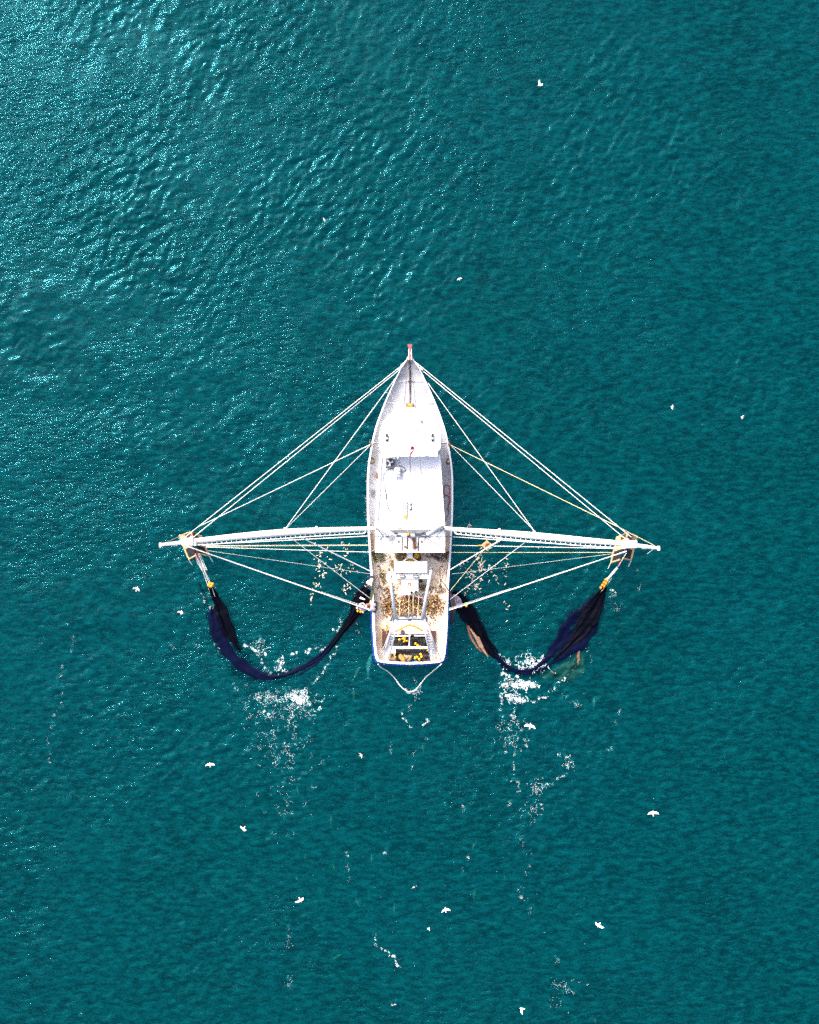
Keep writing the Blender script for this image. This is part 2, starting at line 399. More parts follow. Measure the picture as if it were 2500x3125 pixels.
mb = MB(); mb.add([(-3000, -3000, -80), (3000, -3000, -80), (3000, 3000, -80), (-3000, 3000, -80)], [(0, 1, 2, 3)])
tag(mb.build('upwelling_sheet', M['upwelling_sheet']), 'teal sheet added far below, in place of light scattered up by deep water', 'upwelling_sheet', kind='structure')  # added sheet; its teal stands in for light rising out of deep water

# ---------------------------------------------------------------- the trawler
boat = thing('trawler', 'white shrimp trawler with blue stern, both outrigger booms swung out and nets alongside', 'boat', W(1251.5, 1560, 0))
CX = 1251.6
HALF = [(1083, 5), (1095, 10.5), (1120, 26.5), (1140, 38), (1180, 57), (1220, 75), (1260, 91), (1300, 105), (1340, 115.5), (1380, 123), (1420, 129),
        (1460, 131.8), (1500, 132.3), (1560, 132), (1600, 130.6), (1640, 128.6), (1680, 126.5), (1740, 123.5), (1800, 121), (1860, 120), (1920, 118.5), (1980, 114.5), (2005, 111)]
TAIL = [(107, 2017), (98, 2025), (70, 2029.5), (35, 2032), (0, 2033)]
ZR = [(1083, 3.5), (1200, 2.9), (1350, 2.3), (1500, 2.0), (1700, 1.85), (2040, 1.9)]
ZD = [(1083, 3.1), (1200, 2.4), (1350, 1.6), (1500, 1.2), (1700, 1.0), (2040, 1.0)]
RUB = [(1083, 0.3), (1700, 0.8), (1760, 2.5), (1850, 4.2), (2000, 5), (2040, 5.5)]
side = smooth_path([(hw, y) for y, hw in HALF], 4) + smooth_path([(111, 2005)] + TAIL, 4)[1:]
side = [(float(a), float(b)) for a, b in side]
ring = [(CX + hw, y) for hw, y in side] + [(CX - hw, y) for hw, y in side[::-1][1:]]

def ring_px(inset):
    """the outline moved inwards by inset(y) photo pixels"""
    n = len(ring); out = []
    for i, (x, y) in enumerate(ring):
        a = ring[max(i - 1, 0)]; b = ring[min(i + 1, n - 1)]
        t = Vector((b[0] - a[0], b[1] - a[1])); t.normalize(); nrm = Vector((-t.y, t.x))       # points inwards (screen y down, travelling down the right side)
        d = inset(y); X, Y = x + nrm.x * d, y + nrm.y * d
        if (x - CX) * (X - CX) < 0: X = CX
        out.append((X, Y))
    return out
def ringW(inset, zf):
    return [W(x, y, zf(y0)) for (x, y), (_, y0) in zip(ring_px(inset), ring)]
zr = lambda y: interp(ZR, y); zd = lambda y: interp(ZD, y); rub = lambda y: interp(RUB, y)
flare = lambda y: interp([(1083, 4.8), (1150, 18), (1300, 14), (1500, 7), (2040, 5)], y)
mb = MB()
r_top = ringW(lambda y: rub(y) * 0.75, lambda y: zr(y) - 0.12); r_wl = ringW(lambda y: min(flare(y), 999), lambda y: 0.1); r_bt = ringW(lambda y: flare(y) * 2.0, lambda y: -1.3)
mb.strip(r_top, r_wl); mb.strip(r_wl, r_bt)
mb.build('hull', M['blue'], boat, smooth=True)
# bulwark: outer face, cap, inner face
CAPW = lambda y: rub(y) + interp([(1083, 1.5), (1150, 3), (1400, 5), (2040, 7)], y)
mb = MB()
b0 = ringW(lambda y: rub(y), lambda y: zr(y) - 0.5); b1 = ringW(lambda y: rub(y), zr); b2 = ringW(CAPW, lambda y: zr(y) + 0.01); b3 = ringW(CAPW, lambda y: zd(y) - 0.05)
mb.strip(b0, b1); mb.strip(b1, b2); mb.strip(b2, b3)
mb.build('bulwark', M['white'], boat)
mb = MB(); u0 = ringW(lambda y: rub(y) + 0.5, lambda y: zr(y) - 0.16); u1 = ringW(lambda y: 0, lambda y: zr(y) - 0.22); u2 = ringW(lambda y: 0, lambda y: zr(y) - 0.48); u3 = ringW(lambda y: rub(y) + 0.5, lambda y: zr(y) - 0.52)
mb.strip(u0, u1); mb.strip(u1, u2); mb.strip(u2, u3)
mb.build('rub_rail', M['blue'], boat, label='royal blue rubbing strake that widens towards the stern')
# deck as cross planks, slightly cambered
mb = MB(); inn = ringW(lambda y: CAPW(y) - 0.5, zd); nn = len(inn); half = nn // 2 + 1
cols = []
for i in range(half):
    a = inn[i]; b = inn[nn - 1 - i]
    cols.append([a.lerp(b, t / 8) + Vector((0, 0, 0.05 * (1 - (t / 4 - 1) ** 2))) for t in range(9)])
for i in range(half - 1): mb.strip(cols[i], cols[i + 1])
mb.build('deck', M['deck'], boat)
# low coaming line and welded seam across the foredeck
mb = MB()
for x0, x1, y in ((1215, 1290, 1163), (1194, 1208, 1229), (1315, 1329, 1229), (1140, 1160, 1350), (1345, 1362, 1350), (1152, 1168, 1362)):
    mb = MB(); mb.bar(W(x0, y, zd(y) + 0.06), W(x1, y, zd(y) + 0.06), 0.05, 0.05); mb.build('deck_seam', M['white'], boat)
# bow platform with roller
mb = MB()
for sx in (-1, 1):
    mb.bar(W(CX + sx * 3.6, 1064, 3.7), W(CX + sx * 3.9, 1098, 3.62), 0.055, 0.12)
mb.bar(W(CX - 4, 1075, 3.66), W(CX + 4, 1075, 3.66), 0.05, 0.05)
mb.build('bow_platform', M['white'], boat)

# wheelhouse ------------------------------------------------------------
Z1 = 5.0
def arc_outline(cx, y_top, y_wide, hw, y_end, hw_end, n=18, corner=7):
    pts = []
    for i in range(n + 1):
        a = math.pi / 2 * i / n
        pts.append((cx + hw * math.sin(a) ** 0.95, y_wide - (y_wide - y_top) * math.cos(a)))
    pts += [(cx + hw - 0.5, (y_wide + y_end) / 2), (cx + hw - 2, y_end - corner), (cx + hw_end, y_end)]
    left = [(2 * cx - x, y) for x, y in pts[::-1]]
    return pts + left[:-1]
roof_o = arc_outline(CX, 1242.5, 1338, 95, 1378, 84)
def poly3(outline, z): return [W(x, y, z) for x, y in outline]
def under(outline, ztop, z):
    return [Vector((p.x, p.y, z)) for p in poly3(outline, ztop)]
def shrink(outline, k, cx=CX, cy=1320): return [(cx + (x - cx) * k, cy + (y - cy) * k) for x, y in outline]
wh = MB(); wh.prism(under(shrink(roof_o, 0.90), Z1, 1.2), under(shrink(roof_o, 0.90), Z1, Z1 - 0.13))
wh_o = wh.build('wheelhouse', M['white'], boat)
for i in range(-3, 4):                                    # front windows under the roof overhang
    a = i * 0.27; p = W(CX + 95 * 0.9 * math.sin(a), 1320 + (1338 - 95.5 * math.cos(a) - 1320) * 0.9, Z1); p.z = 4.15
    m_ = MB(); m_.box(p, (0.5, 0.06, 0.7), Matrix.Rotation(-a, 3, 'Z')); m_.build('window', M['glass'], wh_o)
rf = MB(); rf.prism(poly3(roof_o, Z1 - 0.12), poly3(shrink(roof_o, 0.985), Z1))
rear = [(1168, 1376), (1335.5, 1376), (1335.5, 1392.5), (1168, 1392.5)]
rf.prism(poly3(rear, Z1 - 0.14), poly3(rear, Z1 - 0.003))
roof1 = rf.build('wheelhouse_roof', M['roof'], boat)
mb = MB()
for x in (1207, 1297): mb = MB(); mb.bar(W(x, 1285, Z1 + 0.02), W(x, 1390, Z1 + 0.02), 0.05, 0.06); mb.build('roof_rib', M['white'], roof1)
for x, y in ((1181, 1335), (1320, 1335)):                 # signal-light boards on the roof
    m_ = MB(); m_.box(W(x, y, Z1 + 0.1), (0.16, 0.5, 0.2)); m_.box(W(x - 2, y + 5, Z1 + 0.22), (0.10, 0.14, 0.1)); m_.build('sidelight_board', M['black'], roof1)
    m_ = MB(); m_.disc(W(x, y + 3, Z1 + 0.2), 0.07, 0.12, 10); m_.build('sidelight', M['lamp'], roof1)
m_ = MB(); m_.disc(W(1286, 1286, Z1), 0.1, 0.12, 12); m_.box(W(1287, 1286, Z1 + 0.2), (0.06, 0.2, 0.12)); m_.build('searchlight', M['midgrey'], roof1)
for pts in (((1222, 1331), (1252, 1303)), ((1258, 1326), (1293, 1316)), ((1207, 1340), (1226, 1328))):
    m_ = MB(); m_.tube([W(pts[0][0], pts[0][1], Z1 + 0.06), W(pts[1][0], pts[1][1], Z1 + 0.6)], 0.022, 6); m_.build('whip_antenna', M['grey'], roof1)
m_ = MB(); m_.tube([W(1271, 1313, 5.1), W(1279, 1314, 5.25), W(1279, 1325, 5.25), W(1271, 1326, 5.1)], 0.025, 6); m_.build('stay_bracket', M['dark'], roof1)
m_ = MB(); m_.disc(W(1301, 1387, Z1), 0.11, 0.25, 14); m_.build('vent_pipe', M['white'], roof1)

# deckhouse aft of the wheelhouse --------------------------------------------
Z2 = 3.7
house = [(1161, 1384), (1338, 1384), (1344, 1410), (1350, 1480), (1355, 1550), (1359, 1605), (1305, 1618), (1196, 1618), (1144, 1606), (1148, 1550), (1153.5, 1480), (1159, 1410)]
def shrink2(o, d): return [(CX + (x - CX) * d, 1500 + (y - 1500) * d) for x, y in o]
mb = MB(); mb.prism(under(shrink2(house, 0.95), Z2, 1.0), under(shrink2(house, 0.95), Z2, Z2 - 0.08)); dh = mb.build('deckhouse', M['white'], boat)
for x, y in ((1158, 1450), (1155, 1500), (1152, 1550), (1347, 1450), (1351, 1500), (1353, 1550)):
    m_ = MB(); p = W(CX + (x - CX) * 0.951, y, Z2); m_.box((p.x, p.y, 2.7), (0.06, 0.8, 0.55)); m_.build('window', M['glass'], dh)
mb = MB(); mb.prism(poly3(house, Z2 - 0.09), poly3(house, Z2)); hr = mb.build('deckhouse_roof', M['roof'], boat)
mb = MB()
for s in (0, 1):
    mb = MB(); L_ = [(1163.5, 1388), (1160.5, 1412), (1157, 1480), (1152, 1550), (1148, 1603)]
    P_ = [W(x if s == 0 else 2 * CX - x, y, Z2 + 0.08) for x, y in L_]
    for a, b in zip(P_, P_[1:]): mb.bar(a, b, 0.16, 0.2)
    mb.build('parapet', M['white'], hr)
mb = MB()
mb.bar(W(1252, 1400, Z2 + 0.02), W(1252, 1530, Z2 + 0.02), 0.04, 0.04); mb.bar(W(1256, 1515, Z2 + 0.03), W(1321, 1514, Z2 + 0.03), 0.03, 0.03); mb.bar(W(1178, 1425, Z2 + 0.02), W(1178, 1600, Z2 + 0.02), 0.03, 0.03)
mb.build('roof_seam', M['grey'], hr)
mb = MB(); mb.box(W(1214, 1392, 4.9), (0.10, 0.3, 0.3)); mb.box(W(1203, 1396, Z2 + 0.6), (0.16, 0.22, 1.0)); mb.build('roof_bracket', M['white'], hr)
# square extractor fan in the shaded corner
mb = MB(); mb.box(W(1190.5, 1412, Z2 + 0.22), (0.68, 0.68, 0.42)); fan = mb.build('extractor_fan', M['midgrey'], boat, bevel=0.06)
c = W(1190.5, 1412, Z2 + 0.45)
m_ = MB(); m_.disc(c, 0.27, 0.03, 24); m_.build('fan_well', M['black'], fan)
m_ = MB()
for k in range(3):
    a = k * 2.094 + 0.4; d = Vector((math.cos(a), math.sin(a), 0)); n_ = Vector((-d.y, d.x, 0))
    m_.prism([c + d * 0.05 - n_ * 0.03 + Vector((0, 0, 0.035)), c + d * 0.24 - n_ * 0.10 + Vector((0, 0, 0.035)), c + d * 0.25 + n_ * 0.07 + Vector((0, 0, 0.035)), c + d * 0.05 + n_ * 0.03 + Vector((0, 0, 0.035))],
             [c + d * 0.05 - n_ * 0.03 + Vector((0, 0, 0.05)), c + d * 0.24 - n_ * 0.10 + Vector((0, 0, 0.05)), c + d * 0.25 + n_ * 0.07 + Vector((0, 0, 0.09)), c + d * 0.05 + n_ * 0.03 + Vector((0, 0, 0.06))])
m_.disc(c + Vector((0, 0, 0.03)), 0.06, 0.06, 12); m_.build('fan_blade', M['grey'], fan)
# cables and pipes on the roof
def cable(name, pts, r, mat, parent=boat, per=5):
    P = smooth_path(pts, per); m_ = MB(); m_.tube([W(p[0], p[1], p[2]) for p in P], r, 5); return m_.build(name, mat, parent)
z_ = Z2 + 0.05
cable('power_cable', [(1218, 1394, 4.2), (1217, 1415, z_), (1218, 1421, z_), (1230, 1425, z_), (1237, 1431, z_), (1236, 1438, z_), (1228, 1440, z_)], 0.022, M['dark'])
cable('power_cable', [(1203, 1431, z_), (1190, 1431, z_), (1178, 1438, z_), (1170, 1450, z_)], 0.022, M['dark'])
cable('power_cable', [(1169, 1450, z_), (1172, 1478, z_), (1174, 1490, z_), (1178, 1510, z_), (1182, 1545, z_), (1187, 1560, z_), (1190, 1592, z_), (1195, 1615, z_), (1197, 1625, 5.5), (1196, 1638, 9.0)], 0.022, M['wire'])
cable('power_cable', [(1172, 1489, z_ + 0.02), (1178, 1505, z_ + 0.02), (1180, 1530, z_ + 0.02), (1187, 1557, z_ + 0.02)], 0.03, M['dark'])
cable('roof_stay', [(1338, 1437, 4.3), (1322, 1515, 5.0), (1303, 1612, 8.8)], 0.026, M['grey'], per=2)
cable('roof_stay', [(1166, 1437, 4.2), (1176, 1515, 5.0), (1197, 1612, 8.8)], 0.018, M['grey'], per=2)

# canopy over the fore part of the working deck, tan side decks show beside it
Z3 = 3.15
can = [(1145, 1602), (1358.5, 1602), (1358.5, 1686.5), (1145, 1686.5)]
mb = MB(); mb.prism(poly3(can, Z3 - 0.1), poly3(can, Z3)); cano = mb.build('canopy', M['white'], boat)
for x, y in ((1150, 1682), (1200, 1682), (1302, 1682), (1353, 1682)):
    m_ = MB(); m_.tube([W(x, y, 1.0), W(x, y, Z3 - 0.1)], 0.05, 8); m_.build('post', M['white'], cano)
for x, y0, y1, r, mt in ((1228, 1638, 1681, 0.028, 'darkrust'), (1243, 1638, 1677, 0.042, 'darkrust'), (1263.5, 1637, 1675, 0.115, 'rust'), (1277, 1638, 1682, 0.035, 'darkrust'), (1295, 1642, 1656, 0.02, 'darkrust')):
    m_ = MB(); m_.tube([W(x + 1, y0, Z3 + r + 0.02), W(x, (y0 + y1) / 2, Z3 + r), W(x - 0.5, y1 - 2, Z3 + r), W(x - 0.5, y1, Z3 + r)], [r, r, r, r * 0.6], 8); m_.build('stowed_pipe', M[mt], cano)
for x, y, a in ((1216, 1652, 0.3), (1236, 1668, 0.6), (1287, 1652, -0.5), (1270, 1669, 0.4)):
    m_ = MB(); m_.box(W(x, y, Z3 + 0.05), (0.15, 0.13, 0.08), Matrix.Rotation(a, 3, 'Z')); m_.build('cleat', M['rust'], cano)
m_ = MB(); m_.box(W(1221, 1612, Z2 + 0.03), (0.36, 0.06, 0.05)); m_.build('name_plate', M['tarp'], hr)

# mast and crossbeam ----------------------------------------------------------
ZT = 9.2
mb = MB()
for s in (-1, 1):
    mb.tube([W(CX + s * 99, 1608, 3.7), W(CX + s * 52, 1633, ZT)], [0.17, 0.14], 10)
mast = mb.build('mast', M['grey'], boat, smooth=True)
m_ = MB(); m_.tube([W(1192, 1633.5, ZT), W(1301, 1635.5, ZT)], 0.13, 10); m_.build('crossbeam', M['grey'], mast, smooth=True)
m_ = MB()
for y in (1617.5, 1621.5, 1626): m_.tube([W(1203, y, 8.2), W(1306, y + 0.5, 8.2)], 0.035, 6)
for i in range(14):
    x = 1206 + i * 7.4; m_.tube([W(x, 1617.5, 8.2), W(x + (3.5 if i % 2 else -3.5), 1626.5, 8.2)], 0.02, 5)
m_.box(W(1252, 1628, 8.1), (2.2, 0.12, 0.1)); m_.build('catwalk', M['midgrey'], mast)
m_ = MB(); m_.disc(W(1196.5, 1641.5, 9.5), 0.205, 0.1, 24, 0.19); m_.disc(W(1196.5, 1641.5, 9.6), 0.03, 0.04, 10); m_.build('radar_dome', M['midgrey'], mast)
m_ = MB(); m_.tube([W(1197, 1622, 8.2), W(1197, 1633, 9.45)], 0.03, 6); m_.tube([W(1199, 1622, 8.2), W(1199, 1633, 9.45)], 0.02, 6); m_.build('dome_bracket', M['dark'], mast)
m_ = MB(); m_.ball(W(1246.7, 1631, 9.5), 0.09, 12, 8, (1, 1.3, 1)); m_.build('mast_light', M['orange'], mast, smooth=True)
m_ = MB(); m_.tube([W(1246.7, 1626, 9.4), W(1246.7, 1637.5, 9.3)], 0.1, 10); m_.build('light_collar', M['darkrust'], mast)
for x, y, s_ in ((1217, 1634, 0.2), (1276, 1632, 0.3), (1296, 1638, 0.26), (1185, 1638, 0.22), (1310, 1639, 0.2), (1208, 1627, 0.16), (1292, 1627, 0.2)):
    m_ = MB(); m_.box(W(x, y, ZT + 0.1), (s_ * 1.4, s_ * 0.45, 0.16)); m_.tube([W(x, y - 4, ZT), W(x, y + 3, ZT + 0.1)], 0.03, 6); m_.build('sheave_block', M['dark'], mast)
for s in (-1, 1):
    m_ = MB(); m_.tube([W(CX + s * 45, 1640, ZT), W(CX + s * 122, 1685.5, 2.0)], 0.03, 6); m_.build('mast_stay', M['wire' if s > 0 else 'grey'], mast)
    m_ = MB(); m_.tube([W(CX + s * 50, 1639, ZT), W(CX + s * 82, 1638, 6.0), W(CX + s * 128, 1637.5, 4.2)], 0.026, 6); m_.build('topping_wire', M['wire'], mast)
    m_ = MB(); m_.tube([W(CX + s * 100, 1614, 4), W(CX + s * 82, 1636, 4.0), W(CX + s * 99, 1655, 2.4), W(CX + s * 98, 1664, 2.2)], [0.03, 0.03, 0.05, 0.03], 6); m_.build('hinge_wire', M['dark'], mast)
    m_ = MB(); m_.box(W(CX + s * 96, 1611, 4.05), (0.35, 0.22, 0.3)); m_.box(W(CX + s * 97, 1614, 4.25), (0.16, 0.12, 0.14)); m_.build('hinge_plate', M['rust'], mast)
m_ = MB(); m_.tube([W(1252, 1636, 1.0), W(1252, 1636, ZT)], 0.16, 10); m_.build('mast_pole', M['grey'], mast, smooth=True)

# outrigger booms -------------------------------------------------------------
def outrigger(s, pts, outer, ladder_off, rung_px):
    P = smooth_path(pts, 5); m_ = MB(); m_.tube([W(p[0], p[1], p[2]) for p in P], [p[3] for p in P], 12)
    b = m_.build('outrigger_boom', M['boom'], boat, smooth=True)
    m_ = MB(); m_.tube([W(*outer[0]), W(*outer[1])], [0.15, 0.10], 10)
    m_.box(W(*outer[1]), (0.14, 0.3, 0.2)); m_.box(W((outer[0][0] * .55 + outer[1][0] * .45), (outer[0][1] * .55 + outer[1][1] * .45) + 5, outer[0][2]), (0.3, 0.14, 0.14)); m_.build('boom_tip', M['boom'], b)
    q = P[-1]
    m_ = MB(); m_.box(W(q[0] + s * 2, q[1], q[2] + 0.12), (0.75, 0.5, 0.3)); m_.box(W(q[0] - s * 14, q[1] + 3, q[2]), (0.5, 0.42, 0.26)); m_.box(W(q[0] - s * 10, q[1] - 10, q[2]), (0.2, 0.3, 0.2)); m_.build('head_block', M['boom'], b, bevel=0.03)
    m_ = MB(); m_.box(W(q[0] - s * 12, q[1] - 11, q[2] + 0.15), (0.12, 0.1, 0.1)); m_.build('shackle', M['darkrust'], b); m_ = MB(); m_.tube([W(q[0] - s * 20, q[1] + 8, q[2]), W(q[0] - s * 4, q[1] + 12, q[2])], 0.05, 6); m_.build('shackle', M['darkrust'], b)
    # ladder along the after side of the boom
    m_ = MB(); xs = np.arange(ladder_off[0], ladder_off[1], rung_px * (1 if ladder_off[1] > ladder_off[0] else -1))
    X = [p[0] for p in P]; order = np.argsort(X)
    fy = lambda x: float(np.interp(x, np.array(X)[order], np.array([p[1] for p in P])[order])); fz = lambda x: float(np.interp(x, np.array(X)[order], np.array([p[2] for p in P])[order])); fr = lambda x: float(np.interp(x, np.array(X)[order], np.array([p[3] for p in P])[order])) * F / (H - fz(x))
    rail = [W(x, fy(x) + fr(x) + 7.5, fz(x)) for x in xs]
    rail = [W(xs[0] - s * 6, fy(xs[0]) + fr(xs[0]), fz(xs[0]))] + rail
    m_.tube(rail, 0.034, 6)
    for x in xs: m_.tube([W(x, fy(x) + fr(x) - 3, fz(x)), W(x, fy(x) + fr(x) + 7.5, fz(x))], 0.026, 5)
    m_.build('boom_ladder', M['white'], b)
    for x in ladder_off[2]:
        m_ = MB(); m_.box(W(x, fy(x) - fr(x) - 1, fz(x) + 0.1), (0.14, 0.16, 0.2)); m_.build('boom_lug', M['white'], b)
    return b
bl = outrigger(-1, [(1158, 1611, 3.9, .15), (1122, 1613.5, 3.95, .15), (1000, 1618, 4.6, .20), (868, 1625, 5.2, .245), (740, 1636, 5.8, .225), (640, 1646, 6.2, .19), (575, 1653, 6.5, .165)], ((572, 1654, 6.5), (490, 1663, 6.8)), (1112, 612, (870, 966)), 15)
br = outrigger(1, [(1346, 1611, 3.9, .15), (1384, 1615, 3.95, .15), (1500, 1624, 4.6, .20), (1632, 1635, 5.2, .245), (1760, 1647, 5.8, .225), (1860, 1655, 6.2, .18), (1925, 1661, 6.5, .165)], ((1930, 1663, 6.5), (2010, 1673, 6.8)), (1392, 1892, (1630, 1524)), 15.2)

# rigging -----------------------------------------------------------------
def line(name, pts, r, mat, sag=0.0, parent=boat):
    if len(pts) == 2 and sag:
        a, b = pts; pts = [tuple(a[k] + (b[k] - a[k]) * t / 8 - (sag * 4 * (t / 8) * (1 - t / 8) if k == 2 else 0) for k in range(3)) for t in range(9)]
    m_ = MB(); m_.tube([W(*p) for p in pts], r, 6); return m_.build(name, mat, parent)
w, y_, th = M['rope_w'], M['rope_y'], 0.026
LN = [
    # port side
    ((1237, 1107, 3.3), (550, 1651, 6.8), th, w), ((1222, 1126, 3.2), (580, 1648, 6.7), th, w), ((1132, 1356, 2.3), (606, 1607, 6.6), 0.027, w),
    ((1206, 1156, 3.0), (872, 1612, 5.5), 0.024, w), ((1130, 1359, 2.3), (874, 1612, 5.5), 0.016, w),
    ((1122, 1636, 2.1), (603, 1663, 4.0), 0.034, w), ((1123, 1664.5, 2.0), (630, 1667, 3.2), 0.026, y_), ((1123, 1662, 2.0), (632, 1665, 3.2), 0.010, w),
    ((1126, 1685, 2.0), (628, 1669.5, 3.2), 0.026, w), ((912, 1637, 4.8), (1130, 1743, 1.95), 0.042, w), ((890, 1643, 5.0), (1131, 1827, 1.95), 0.019, w),
    ((637, 1681, 2.2), (1128, 1751, 1.9), 0.010, w), ((559, 1663, 5.8), (1134, 1863, 2.0), 0.048, w), ((980, 1806, 3.3), (1134, 1857, 2.0), 0.014, w),
    ((508, 1655, 6.6), (566, 1628, 4.0), 0.014, y_), ((500, 1667, 6.6), (523, 1684, 4.0), 0.012, w),
    # starboard side
    ((1271, 1107, 3.3), (1927, 1639, 6.8), th, w), ((1284, 1126, 3.2), (1918, 1652, 6.7), th, w), ((1373, 1357, 2.3), (1885, 1607, 6.6), 0.026, y_), ((1885, 1607, 6.6), (1998, 1665, 6.8), 0.018, y_),
    ((1306, 1168, 3.0), (1630, 1619, 5.5), 0.022, w), ((1377, 1360, 2.3), (1629, 1618, 5.5), 0.016, w),
    ((1382.5, 1638, 2.1), (1900, 1674, 4.0), 0.032, w), ((1381, 1664, 2.0), (1908, 1674.5, 3.2), 0.030, w), ((1376, 1686, 2.0), (1872, 1686, 3.0), 0.024, y_),
    ((1533, 1645, 4.8), (1375, 1738, 1.95), 0.042, w), ((1612, 1648, 5.0), (1374, 1829, 1.95), 0.019, w), ((1475, 1681, 2.0), (1374, 1803, 1.95), 0.022, y_),
    ((1869, 1690, 2.2), (1379, 1752, 1.9), 0.010, w), ((1913, 1682, 5.0), (1371, 1862, 2.0), 0.044, w), ((1560, 1796, 3.3), (1371, 1857, 2.0), 0.014, w),
    ((2000, 1672, 6.6), (1976, 1690, 4.5), 0.026, w), ((1976, 1690, 4.5), (1958, 1704, 1.0), 0.010, M['wire']),
]
for a, b, r_, mt in LN: line('rigging_line', [a, b], r_ * 0.82, mt, sag=0.10)
for s in (-1, 1):
    line('forestay', [(CX + s * 5.5, 1092, 3.5), (CX + s * 6, 1106, 3.6), (CX + s * (32 if s < 0 else 28), 1382, 6.4), (CX + s * 48, 1572, 8.4), (CX + s * 53, 1630, ZT)], 0.022, M['wire'])
    m_ = MB(); m_.ball(W(CX + s * 5.8, 1107, 3.62), 0.05, 8, 6, (1, 2, 1)); m_.build('turnbuckle', M['black'], boat)
    for x0, y0, x1, y1 in ((16, 1106, 26, 1114), (26, 1121, 37, 1128)):      # chain tails of the bow stays
        m_ = MB()
        for k in range(5):
            t = k / 4; m_.ball(W(CX + s * (x0 + (x1 - x0) * t), y0 + (y1 - y0) * t, 3.35), 0.06, 8, 5, (1.3, 0.8, 0.6) if k % 2 else (0.8, 1.3, 0.6))
        m_.build('stay_chain', M['lamp'], boat)
    m_ = MB(); m_.box(W(CX + s * 25, 1119, 3.25), (0.08, 0.35, 0.06), Matrix.Rotation(s * 0.6, 3, 'Z')); m_.build('chain_plate', M['rust'], boat); m_ = MB(); m_.box(W(CX + s * 119, 1355, 2.35), (0.14, 0.2, 0.12)); m_.build('chain_plate', M['rust'], boat)
    m_ = MB(); m_.tube([W(CX + s * 119, 1357, 2.35), W(CX + s * 119.5, 1400, 1.9)], 0.02, 5); m_.build('rail_line', M['rope_b'], boat)

# stern gantry --------------------------------------------------------------
ZG = 5.6
gan = MB()
for s in (-1, 1):
    for base, top in (((CX + s * 86, 2022), (CX + s * 50, 1890)), ((CX + s * 66, 2022), (CX + s * 37, 1890))):
        gan.tube([W(base[0], base[1], 1.0), W(top[0], top[1], ZG)], 0.055, 8)
    gan.tube([W(CX + s * 97, 2020, 1.9), W(CX + s * 46, 1889, ZG)], 0.03, 6)
gantry = gan.build('stern_gantry', M['white'], boat, smooth=True)
for s in (-1, 1):
    m_ = MB()
    for i in range(19):
        t = 0.16 + i * 0.037
        a = W(CX + s * 86, 2022, 1.0).lerp(W(CX + s * 50, 1890, ZG), t); b = W(CX + s * 66, 2022, 1.0).lerp(W(CX + s * 37, 1890, ZG), t)
        m_.tube([a, b], 0.028, 5)
    m_.tube([W(CX + s * 76, 2015, 1.3), W(CX + s * 50, 1915, 4.7)], 0.03, 5)
    m_.build('gantry_ladder', M['white'], gantry)
    m_ = MB(); m_.box(W(CX + s * 48, 1886, ZG + 0.05), (0.5, 0.2, 0.14)); m_.box(W(CX + s * 36, 1888, ZG), (0.3, 0.25, 0.14)); m_.build('gantry_plate', M['grey'], gantry)
m_ = MB(); m_.tube([W(1200, 1887, ZG), W(1303, 1887, ZG)], 0.085, 8); m_.build('crossbeam', M['grey'], gantry, smooth=True)
m_ = MB(); m_.box(W(CX, 1891, ZG), (1.7, 0.07, 0.16)); m_.box(W(CX - 1, 1892, ZG + 0.1), (0.25, 0.14, 0.1)); m_.build('beam_edge', M['dark'], gantry)
for x, y, a in ((1238, 1876.5, 0), (1258.5, 1876.5, 0), (1196.5, 1888, 0.35), (1300, 1888, -0.35)):
    vert = abs(a) > 0.1
    m_ = MB(); m_.box(W(x, y, ZG + 0.2), (0.16, 0.42, 0.14) if vert else (0.38, 0.2, 0.14), Matrix.Rotation(-a, 3, 'Z')); fl = m_.build('floodlight', M['dark'], gantry, bevel=0.02)
    m_ = MB(); m_.box(W(x + (2.0 if a > 0 else -2.0 if a < 0 else 0), y, ZG + 0.275), (0.05, 0.30, 0.02) if vert else (0.24, 0.05, 0.02), Matrix.Rotation(-a, 3, 'Z')); m_.build('lens', M['midgrey'], fl)
    m_ = MB(); m_.tube([W(x, y, ZG + 0.1), W(x + (6 if a > 0 else -6 if a < 0 else 0), y + (0 if vert else 9), ZG)], 0.025, 5); m_.build('bracket', M['dark'], fl)
